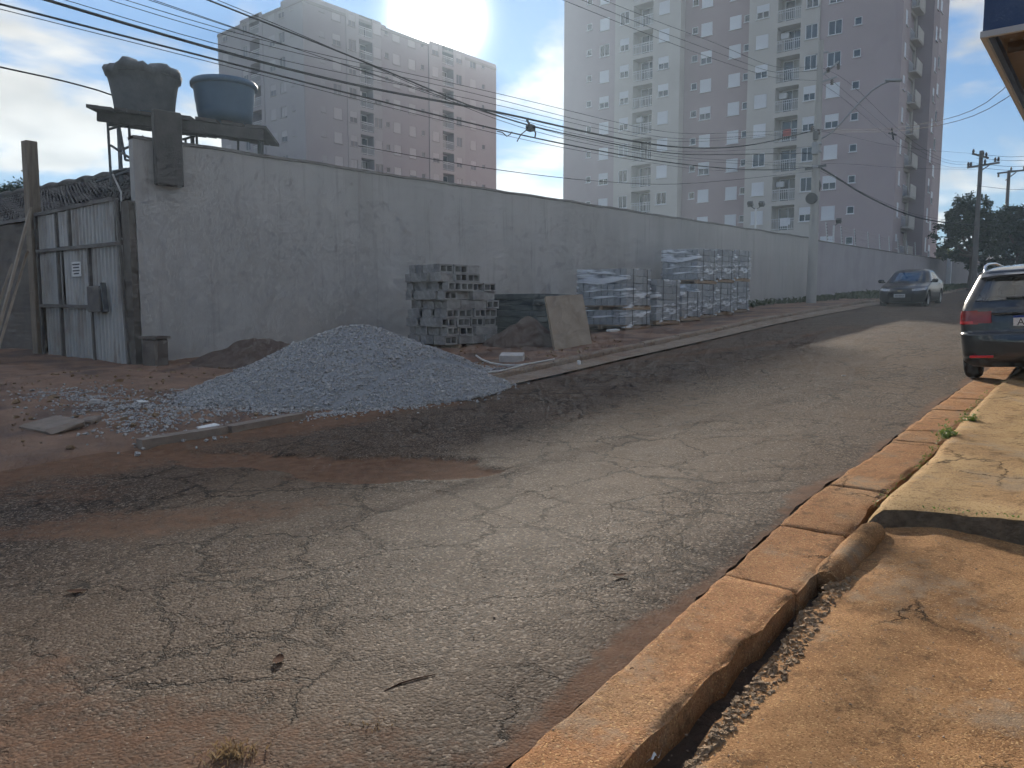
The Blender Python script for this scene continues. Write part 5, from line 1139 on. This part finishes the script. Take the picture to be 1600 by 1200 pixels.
def parked_car():
    lv = [(.20, .10, 4.02, .76, .30, .3, .03, .10), (.27, .03, 4.12, .82, .30, .3, .05, .12), (.36, .0, 4.16, .845, .26, .3, .06, .14), (.55, .0, 4.16, .855, .24, .3, .06, .14), (.64, .02, 4.12, .855, .22, .3, .05, .14), (.66, .055, 4.10, .85, .20, .3, .05, .14), (.80, .07, 4.02, .85, .17, .3, .05, .16),
          (.88, .085, 3.85, .845, .16, .3, .05, .16), (.96, .11, 3.3, .835, .15, .35, .05, .16), (1.06, .15, 2.95, .81, .15, .3, .05, .16), (1.36, .34, 2.42, .68, .14, .22, .05, .10), (1.41, .37, 2.25, .655, .14, .2, .05, .10), (1.45, .40, 2.1, .62, .14, .2, .05, .08), (1.50, .62, 1.95, .52, .14, .2, .05, .06), (1.525, .95, 1.7, .36, .12, .15, .03, .03)]
    c = Car(lv, (.66, 3.18), .30); R = 'parked_car'; y0, x0 = 11.72, -.15
    root = thing(R, 'black hatchback parked half on the pavement, seen from behind', 'car', (x0, y0, G(12.3)+.03), rad(-4.0)); root.rotation_euler = (rad(2.0), rad(-3.0), rad(-4.0))
    i = c.i; rw = (i['rear'][0]-1, i['rear'][1]+2); sd = (i['right'][0]+14, i['right'][1]-8); sl = (i['left'][0]+8, i['left'][1]-14); ws = (i['front'][0], i['front'][1]-1)
    zb, zt = 1.07, 1.36; body = c.shell([(zb, zt, i['rear'][0], i['rear'][1]-1), (zb, zt, *sd), (zb, zt, *sl), (zb, zt, *ws)]).build('body', 'paint_black', root, world=False)
    c.patch(zb, zt, i['rear'][0], i['rear'][1]-1, -.002).build('rear_window', 'car_glass', root, world=False); c.patch(zb, zt, *sd, -.002).build('side_window', 'car_glass', root, world=False); c.patch(zb, zt, *sl, -.002).build('side_window', 'car_glass', root, world=False); c.patch(zb, zt, *ws, -.002).build('windscreen', 'windscreen_glass', root, world=False)
    # tail lamps wrap the corner
    n = c.n
    for a, d in ((i['cl'][0]-3, i['cl'][1]+4), (i['rear'][1]-5, i['cr'][1]+3)): 
        t = c.patch(.765, .945, a, d, .012, 14, lambda q: not (abs(q[0]) < .60 and (q[2] > .925 or q[2] < .785))).build('tail_light', 'tail_red', root, world=False)
        c.patch(.775, .81, a+5, d-4, .0155).build('lens', 'reflector_red', t, world=False)
    for s in (-1, 1): MB().box((s*.56, -.0 + .022, .345), (.27, .02, .032), b=.006).build('reflector', 'reflector_red', root, world=False)
    c.patch(.22, .30, i['cl'][0], i['cl'][0]+2*c.NCn+c.NR, .006).build('bumper_skirt', 'trim_black', root, world=False)
    pl_ = MB().box((0.0, .045, .80), (.42, .015, .13)).build('licence_plate', 'plate_white', root, world=False); MB().box((0.0, .036, .853), (.42, .006, .026)).build('plate_band', 'plate_blue', pl_, world=False); text_child('AH', .125, pl_, (-.17, .035, .742), math.pi/2, 'ink')
    MB().box((0, .03, .905), (.9, .03, .03), b=.008).build('tailgate_handle', 'paint_black', root, world=False)
    MB().tube([(0.05, .14, 1.08), (-.30, .17, 1.10)], .012, 6).build('rear_wiper', 'trim_black', root, world=False)
    sp_ = MB(); X, T = np.meshgrid(np.linspace(-.60, .60, 20), np.linspace(0, 1, 5)); sp_.grid(X, .26+.22*T+.10*(X/.6)**2*(1-T), 1.395+.055*T-.02*(X/.6)**4); sp_.grid(X, .26+.14*T+.10*(X/.6)**2*(1-T), 1.392-.03*T-.02*(X/.6)**4); sp_.build('spoiler', 'paint_black', root, world=False)
    for s in (-1, 1):
        MB().tube([(s*.585, .55, 1.44), (s*.60, .65, 1.525), (s*.60, 1.0, 1.56), (s*.59, 1.6, 1.57), (s*.56, 2.05, 1.53), (s*.55, 2.15, 1.46)], .018, 8).build('roof_rail', 'chrome', root, world=False)
        m = MB().box((s*.98, 2.62, 1.02), (.22, .11, .15), b=.035); m.bar((s*.82, 2.66, .98), (s*.92, 2.64, 1.0), .05, .05); mo = m.build('mirror', 'paint_black', root, world=False); MB().box((s*.98, 2.560, 1.02), (.17, .006, .10)).build('mirror_glass', 'mirror_glass', mo, world=False)
        wheel(root, s*.735, .66, .30, .19, s); wheel(root, s*.735, 3.18, .30, .19, s)
        MB().box((s*.852, 1.75, .93), (.02, .18, .025), b=.006).build('door_handle', 'paint_black', root, world=False)
        h = MB(); h.box((s*.36, 1.55, 1.15), (.24, .10, .20), b=.05); h.box((s*.36, 1.60, .82), (.46, .14, .55), b=.05); h.build('front_seat', 'seat_grey', root, world=False)
        h = MB(); h.box((s*.34, .78, 1.16), (.26, .10, .17), b=.05); h.build('headrest', 'seat_grey', root, world=False)
    MB().box((0, .82, .82), (1.25, .14, .56), b=.05).build('rear_seat', 'seat_grey', root, world=False); MB().box((0, 2.0, .45), (1.3, 3.0, .05)).build('floor_pan', 'trim_black', root, world=False)
    MB().box((0, 2.75, .92), (1.35, .35, .14), b=.04).build('dashboard', 'trim_black', root, world=False)
    MB().tube([(.45, .25, .22), (.45, -.01, .22)], .03, 10).build('exhaust', 'dark_steel', root, world=False)
    MB().box((0, .8, .27), (1.3, .9, .1)).build('underbody', 'trim_black', root, world=False)
    for a, d in ((i['cfr'][0]-2, i['cfr'][1]+4), (i['cfl'][0]-4, i['cfl'][1]+2)): c.patch(.66, .80, a, d, .008).build('headlight', 'lamp_clear', root, world=False)
parked_car()
def oncoming_car():
    lv = [(.17, .12, 4.14, .74, .3, .35, .03, .14), (.24, .03, 4.28, .82, .3, .38, .05, .18), (.34, .0, 4.33, .85, .26, .40, .06, .2), (.55, .0, 4.34, .865, .24, .40, .06, .2), (.66, .03, 4.31, .865, .2, .40, .06, .2), (.76, .05, 4.22, .865, .2, .42, .06, .22), (.84, .07, 4.0, .86, .18, .45, .06, .22), (.91, .09, 3.6, .855, .18, .45, .06, .2), (.96, .12, 3.25, .845, .18, .35, .06, .18),
          (1.02, .42, 3.12, .81, .2, .3, .06, .16), (1.36, 1.05, 2.52, .655, .16, .22, .05, .12), (1.42, 1.2, 2.38, .61, .15, .2, .05, .1), (1.47, 1.5, 2.15, .5, .14, .2, .05, .06), (1.49, 1.7, 1.95, .34, .12, .12, .03, .03)]
    c = Car(lv, (.74, 3.40), .31); root = thing('oncoming_car', 'dark navy sedan driving towards the viewer beside the wall', 'car', (-4.66, 37.55, G(36)+.0), rad(177)); root.rotation_euler = (rad(-2.3), 0, rad(177))
    i = c.i; sd = (i['right'][0]+18, i['right'][1]-10); sl = (i['left'][0]+10, i['left'][1]-18); ws = (i['front'][0], i['front'][1]-1); rw = (i['rear'][0], i['rear'][1]-1); zb, zt = 1.03, 1.355
    c.shell([(zb, zt, *sd), (zb, zt, *sl), (zb, zt, *ws), (zb, zt, *rw)]).build('body', 'paint_navy', root, world=False)
    c.patch(zb, zt, *ws, -.002).build('windscreen', 'windscreen_glass', root, world=False); c.patch(zb, zt, *rw, -.002).build('rear_window', 'car_glass', root, world=False)
    for q in (sd, sl):
        m = (q[0]+q[1])//2; c.patch(zb, zt, q[0], m-1, -.002).build('side_window', 'car_glass', root, world=False); c.patch(zb, zt, m+1, q[1], -.002).build('side_window', 'car_glass', root, world=False); c.patch(zb, zt, m-1, m+1, .001).build('door_pillar', 'trim_black', root, world=False)
    for a, d in ((i['front'][0]-8, i['front'][0]+2), (i['front'][1]-3, i['front'][1]+7)): c.patch(.655, .775, a, d, .010, 12, lambda q: q[2] > .66+.16*max(0, abs(q[0])-.62) and q[2] < .735+.10*(abs(q[0])-.45)).build('headlight', 'lamp_clear', root, world=False)
    c.patch(.60, .70, i['front'][0]+6, i['front'][1]-7, .006).build('grille', 'trim_black', root, world=False); c.patch(.26, .42, i['front'][0]+2, i['front'][1]-3, .006).build('air_intake', 'trim_black', root, world=False)
    em = MB(); em.box((0, 4.325, .665), (.20, .02, .035)); em.box((0, 4.327, .665), (.08, .022, .062)); em.build('emblem', 'emblem_gold', root, world=False)
    pl_ = MB().box((0, 4.365, .48), (.40, .015, .13)).build('licence_plate', 'plate_grey', root, world=False)
    for k in range(7): MB().box((-.14+k*.047, 4.374, .475), (.026, .004, .06)).build('character', 'ink', pl_, world=False)
    for s in (-1, 1):
        mo = MB().box((s*.98, 2.95, 1.03), (.22, .12, .14), b=.035); mo.bar((s*.82, 2.98, .98), (s*.92, 2.96, 1.0), .05, .05); mo.build('mirror', 'paint_navy', root, world=False)
        wheel(root, s*.75, .74, .31, .19, s); wheel(root, s*.75, 3.40, .31, .19, s)
        MB().box((s*.865, 2.0, .88), (.02, .18, .025), b=.006).build('door_handle', 'chrome', root, world=False); MB().box((s*.868, 1.1, .88), (.02, .18, .025), b=.006).build('door_handle', 'chrome', root, world=False)
        h = MB(); h.box((s*.36, 1.75, 1.15), (.24, .10, .20), b=.05); h.box((s*.36, 1.80, .82), (.46, .14, .55), b=.05); h.build('front_seat', 'seat_grey', root, world=False)
        c.patch(.78, .92, i['rear'][1]-6 if s > 0 else i['cl'][0]-2, i['cr'][1]+2 if s > 0 else i['cl'][1]+5, .008).build('tail_light', 'tail_red', root, world=False)
    MB().box((0, 1.05, .8), (1.2, .14, .5), b=.05).build('rear_seat', 'seat_grey', root, world=False); MB().box((0, 2.9, .92), (1.35, .4, .14), b=.04).build('dashboard', 'trim_black', root, world=False); MB().box((0, 2.1, .45), (1.3, 3.0, .05)).build('floor_pan', 'trim_black', root, world=False)
    b = MB()
    for s in (-1, 1): b.tube([(s*.1, 3.17, 1.0), (s*.1+.42, 3.05, 1.09)], .01, 5)
    b.build('wiper', 'trim_black', root, world=False)
oncoming_car()

# ================================================================== trees and plants
def leaf_mat(name, a, c):
    m = bpy.data.materials.new(name); m.use_nodes = True; N = m.node_tree.nodes; L = m.node_tree.links; b = N['Principled BSDF']; b.inputs['Roughness'].default_value = .5
    g = N.new('ShaderNodeNewGeometry'); mx = N.new('ShaderNodeMix'); mx.data_type = 'RGBA'; L.new(g.outputs['Random Per Island'], mx.inputs[0]); mx.inputs[6].default_value = (*a, 1); mx.inputs[7].default_value = (*c, 1); L.new(mx.outputs[2], b.inputs['Base Color'])
    tl = N.new('ShaderNodeBsdfTranslucent'); L.new(mx.outputs[2], tl.inputs[0]); ms = N.new('ShaderNodeMixShader'); ms.inputs[0].default_value = .3; L.new(b.outputs[0], ms.inputs[1]); L.new(tl.outputs[0], ms.inputs[2]); L.new(ms.outputs[0], N['Material Output'].inputs[0]); MAT[name] = m
leaf_mat('leaf_dark', (.022, .038, .016), (.05, .075, .028)); leaf_mat('leaf_bright', (.10, .13, .03), (.17, .19, .05)); leaf_mat('leaf_weed', (.10, .17, .03), (.17, .24, .05)); leaf_mat('grass_dry', (.16, .11, .06), (.26, .19, .11)); leaf_mat('grass_green', (.035, .055, .02), (.07, .09, .03))
mat('bark', (.085, .068, .052), (.13, .105, .08), 6, .95, .8, 20, stretch=(1, 1, .3))
def leaves(name, C, sz, m, parent=None, up=.0):
    n = len(C); C = np.asarray(C); d = RNG.normal(size=(n, 3)); d[:, 2] = d[:, 2]*.6+up; d /= np.linalg.norm(d, axis=1)[:, None]; e = np.cross(d, RNG.normal(size=(n, 3))); e /= np.linalg.norm(e, axis=1)[:, None]; s = (np.asarray(sz)*RNG.uniform(.6, 1.3, n))[:, None]
    V = np.stack([C-d*s, C+e*s*.45, C+d*s, C-e*s*.45], 1).reshape(-1, 3); F = np.arange(4*n).reshape(n, 4)
    if parent is not None: inv = np.array(WM[parent.name].inverted()); V = V@inv[:3, :3].T+inv[:3, 3]
    o = link(bpy.data.objects.new(name, raw_mesh(name, V, F, m))); 
    if parent is not None: o.parent = parent
    return o
def tree(name, lab, x, y, z, trunk_h, r, blobs, n, sz, m, cat='tree', group=None, gap=.5):
    root = thing(name, lab, cat, (x, y, z), 0, group); b = MB(); tp = [(x, y, z-.2), (x+.1, y, z+trunk_h*.5), (x, y+.1, z+trunk_h)]; b.tube(tp, [r*1.25, r, r*.85], 10); C = []
    for (bx, by, bz, br) in blobs:
        mid = ((x+bx)/2+random.uniform(-.3, .3), (y+by)/2, (z+trunk_h+bz)/2-.2); b.tube([tp[-1], mid, (bx, by, bz)], [r*.6, r*.4, r*.12], 6)
        k = int(n*br**2/sum(q[3]**2 for q in blobs)); sub = RNG.normal(size=(max(6, int(br*br*9)), 3)); sub /= np.linalg.norm(sub, axis=1)[:, None]; sub *= (RNG.uniform(.55, 1.05, len(sub))*br)[:, None]
        pick = RNG.integers(0, len(sub), k); C.append(np.array([bx, by, bz])+(sub[pick]+RNG.normal(0, gap*.5*max(.5, br**.5*.6), (k, 3)))*np.array([1, 1, .85]))
    b.build('trunk', 'bark', root); leaves('crown', np.concatenate(C), np.full(sum(map(len, C)), sz), m, root); return root
def blob(u, v, d, r): p = at(u, v, d); return (p[0], p[1], p[2], r)
t1 = at(1517, 447, 62.0); tree('street_tree', 'dark round tree behind the crossarm pole', t1[0], t1[1], G(t1[1])+.05, 2.6, .28, [blob(1500, 345, 62, 1.6), blob(1524, 330, 62, 1.7), blob(1545, 352, 62, 1.7), blob(1488, 370, 61, 1.4), blob(1520, 375, 63, 1.9), blob(1535, 400, 62, 1.5), blob(1495, 330, 63, 1.0), blob(1483, 392, 61, .9)], 9000, .17, 'leaf_dark', group='street trees')
t2 = at(1590, 440, 66.0); tree('street_tree', 'dark dense tree at the right picture edge behind the parked car', t2[0], t2[1], G(t2[1])+.05, 2.4, .3, [blob(1572, 360, 66, 1.9), blob(1600, 352, 66, 2.2), blob(1590, 385, 66, 2.3), blob(1625, 370, 66, 2.4), blob(1570, 400, 66, 1.8), blob(1610, 405, 66, 2.0), blob(1578, 335, 67, 1.2)], 10000, .17, 'leaf_dark', group='street trees')
for k, (u, v, d, r, lab) in enumerate(((1462, 396, 84, .9, 'bright bush behind the wall beside the tower'), (1485, 400, 84, 1.1, 'bright bush behind the wall beside the tree'), (1505, 404, 86, .9, 'low bright bush between the tower and the tree'))):
    p = at(u, v, d); tree('bush', lab, p[0], p[1], G(p[1]), p[2]-G(p[1])-.8, .08, [(p[0]-.5, p[1], p[2], r), (p[0]+.6, p[1]+.2, p[2]-.3, r)], 1500, .16, 'leaf_bright', 'bush', 'bushes behind the wall')
p = at(1450, 372, 84); tree('sapling', 'thin sapling with sparse leaves against the sky by the tower', p[0], p[1], G(p[1]), 3.2, .05, [(p[0]-.2, p[1], p[2], .5), (p[0]+.5, p[1], p[2]+.9, .35), (p[0]-.5, p[1], p[2]-1, .5)], 220, .15, 'leaf_bright', 'sapling')
p = at(22, 296, 34); tree('distant_tree', 'small tree top showing over the shed roof at far left', p[0], p[1], G(p[1]), 4.4, .12, [(p[0], p[1], p[2], .45), (p[0]+.5, p[1], p[2]-.1, .4), (p[0]-.6, p[1], p[2]-.2, .5)], 1500, .07, 'leaf_dark')
# low house beyond the wall
hp = at(1500, 400, 96); hs = thing('low_house', 'low pale house with a pitched roof beyond the bushes', 'house', (hp[0], hp[1], G(hp[1])), rad(-4)); zt_ = hp[2]-G(hp[1])
MB().box((0, 2.5, zt_/2-.4), (7, 5, zt_-.8)).build('wall', 'shop_wall', hs, world=False); b = MB(); b.add([(-3.8, -.4, zt_-.9), (3.8, -.4, zt_-1.1), (3.8, 2.5, zt_+.1), (-3.8, 2.5, zt_+.3), (-3.8, 5.4, zt_-.9), (3.8, 5.4, zt_-1.1)], [(0, 1, 2, 3), (3, 2, 5, 4)]); b.build('roof', 'roof_grey', hs, world=False)
# weeds in the kerb joint, moss on the ledge, dry tuft, grass verge
def tuft(name, pts, n, h, m, lab, cat='weed', group=None, spread=.03, width=.006):
    V = []; F = []
    for (x, y, z) in pts:
        for _ in range(n):
            a = random.uniform(0, 6.28); bx, by = x+random.gauss(0, spread), y+random.gauss(0, spread); l = h*random.uniform(.5, 1.2); dx, dy = math.cos(a), math.sin(a); w = width*random.uniform(.7, 1.4); k = len(V); o = random.uniform(.2, .9)*l
            V += [(bx-dy*w, by+dx*w, z), (bx+dy*w, by-dx*w, z), (bx+dx*o*.5+dy*w*.8, by+dy*o*.5-dx*w*.8, z+l*.7), (bx+dx*o, by+dy*o, z+l*.85)]; F.append((k, k+1, k+2, k+3))
    o = link(bpy.data.objects.new(name, raw_mesh(name, np.array(V), np.array(F), m))); return tag(o, lab, cat, group)
def wpts(uvs, off): return [tuple(gp(u, v, off)) for u, v in uvs]
def leafy(name, uvs, off, n, sz, spread, m, lab, group=None, hgt=.05):
    C = []
    for p in wpts(uvs, off): C.append(np.array(p)+RNG.normal(0, 1, (n, 3))*np.array([spread, spread, 0])+np.array([0, 0, 1])*np.abs(RNG.normal(0, hgt, (n, 1))))
    o = leaves(name, np.concatenate(C), np.full(n*len(uvs), sz), m, up=.3); return tag(o, lab, 'weed', group)
leafy('weed', [(1480, 684)], .04, 240, .017, .032, 'leaf_weed', 'nearer green weed clump growing in the kerb joint', 'weeds in the kerb joint')
leafy('weed', [(1517, 661)], .05, 170, .017, .030, 'leaf_weed', 'farther green weed clump growing in the kerb joint', 'weeds in the kerb joint')
C = []
for y in np.linspace(5.2, 12, 60): C.append(np.array([float(pav_edge(y))-.02, y, G(y)+.03])+RNG.normal(0, .018, (int(RNG.integers(0, 9)), 3))*np.array([1, 2, .5]))
tag(leaves('joint_weeds', np.concatenate(C), np.full(sum(map(len, C)), .011), 'leaf_weed', up=.4), 'sparse weeds straggling along the pavement edge', kind='stuff')
C = []
for x in np.linspace(-.55, .6, 26): C.append(np.array([x, float(ledge_y(x))+.01, float(pav_z(np.array(x), ledge_y(x)))+.005])+RNG.normal(0, .012, (7 if x > -.1 else 3, 3))*np.array([1.6, .8, .4]))
tag(leaves('ledge_moss', np.concatenate(C), np.full(sum(map(len, C)), .010), 'leaf_weed', up=.4), 'small green sprouts along the ledge edge', kind='stuff')
tuft('grass_tuft', wpts([(365, 1182), (375, 1184), (352, 1186)], 0), 60, .035, 'grass_dry', 'dry straw tuft on the asphalt at the bottom left', 'grass tuft', spread=.035, width=.0018)
tuft('grass_tuft', wpts([(588, 1139)], 0), 50, .02, 'grass_dry', 'small dry tuft on the asphalt right of the straw tuft', 'grass tuft', spread=.025, width=.0018)
V = [(float(KL(y))-random.uniform(.15, 2.0), y, float(G(y))+.10) for y in np.linspace(40, 78, 220)]
gv = tuft('verge_grass', V, 14, .35, 'grass_green', 'dark grass on the verge behind the oncoming car', None, spread=.25, width=.03); gv['kind'] = 'stuff'
V = [(float(WX(y))+random.uniform(.05, .5), y, float(G(y))+.10) for y in np.linspace(27, 37, 60)] + [(-9.2+random.uniform(0, .6), y, float(G(y))+.1) for y in np.linspace(37, 48, 60)]
gv = tuft('wall_weeds', V, 10, .28, 'grass_green', 'low dark weeds at the foot of the walls near the pole', None, spread=.2, width=.02); gv['kind'] = 'stuff'
# grit, leaves and sticks on the near ground
n = 5200; r = RNG.random(n); x = RNG.uniform(-6.5, -1.3, n); y = .9+6*RNG.random(n)**1.8; n2 = 2600; x2 = RNG.uniform(-1.25, 1.2, n2); y2 = .9+5.5*RNG.random(n2)**1.5
zz2 = np.where(x2 < GI(y2), G(y2)+.012, np.where(x2 < drive_edge(y2)+.02, G(y2)-.06, np.where(y2 < ledge_y(x2), drive_z(x2, y2), pav_z(x2, y2))))
tag(stones('grit', np.concatenate([np.stack([x, y, G(y)-.026*patch_mask(x, y)], -1), np.stack([x2, y2, zz2], -1)]), RNG.uniform(.0015, .0055, n+n2), 'grit'), 'fine grit and pebbles over the near road and apron', kind='stuff')
mat('dead_leaf', (.045, .025, .018), (.08, .045, .03), 20, .95, spec=.05)
for (u, v, l, lab) in ((435, 1030, .07, 'dark dead leaf flattened on the asphalt at lower left'), (968, 898, .06, 'brown chip of wood on the sunlit asphalt'), (990, 1050, .05, 'dark dead leaf on the nearest gutter slab'), (120, 923, .08, 'dark dead leaf on the red-stained asphalt at far left')):
    p = gp(u, v, .012); b = MB(); X, T = np.meshgrid(np.linspace(-1, 1, 7), np.linspace(-1, 1, 5)); a = random.uniform(0, 3); lx = X*l*.6; ly = T*l*.3*(1-X**2*.8); b.grid(p[0]+lx*math.cos(a)-ly*math.sin(a), p[1]+lx*math.sin(a)+ly*math.cos(a), p[2]-.004+.006*X**2+.003*T**2); tag(b.build('dead_leaf', 'dead_leaf'), lab, 'leaf', 'dead leaves')
b = MB(); b.tube([tuple(gp(*q)+np.array([0, 0, .006])) for q in ((600, 1082), (625, 1070), (652, 1062), (680, 1056))], [.002, .003, .003, .0015], 5); tag(b.build('twig', 'dead_leaf'), 'thin bent twig lying on the near asphalt', 'twig')
b = MB(); q = gp(1022, 1176, -.06); X, T = np.meshgrid(np.linspace(-1, 1, 13), np.linspace(-1, 1, 13)); b.grid(q[0]-.01+X*.02, q[1]+T*.055, q[2]-.005+.010*np.sin(X*4+T*3)+.008*np.cos(T*7+X)); tag(b.build('paper_scrap', 'paper'), 'crumpled pale paper in the drainage channel at the bottom', 'litter')

# ================================================================== haze
if HAZE_DENSITY > 0:
    m = bpy.data.materials.new('haze_air'); m.use_nodes = True; N = m.node_tree.nodes; L = m.node_tree.links; N.clear(); out = N.new('ShaderNodeOutputMaterial'); pv = N.new('ShaderNodeVolumePrincipled')
    pv.inputs['Color'].default_value = (.62, .80, 1.0, 1); pv.inputs['Density'].default_value = HAZE_DENSITY; pv.inputs['Anisotropy'].default_value = .5; L.new(pv.outputs[0], out.inputs['Volume'])
    b = MB().box((-30, 105, 22.5), (480, 470, 59)); hz = b.build('haze', m); hz['kind'] = 'stuff'; hz['label'] = 'thin bright haze in the air'
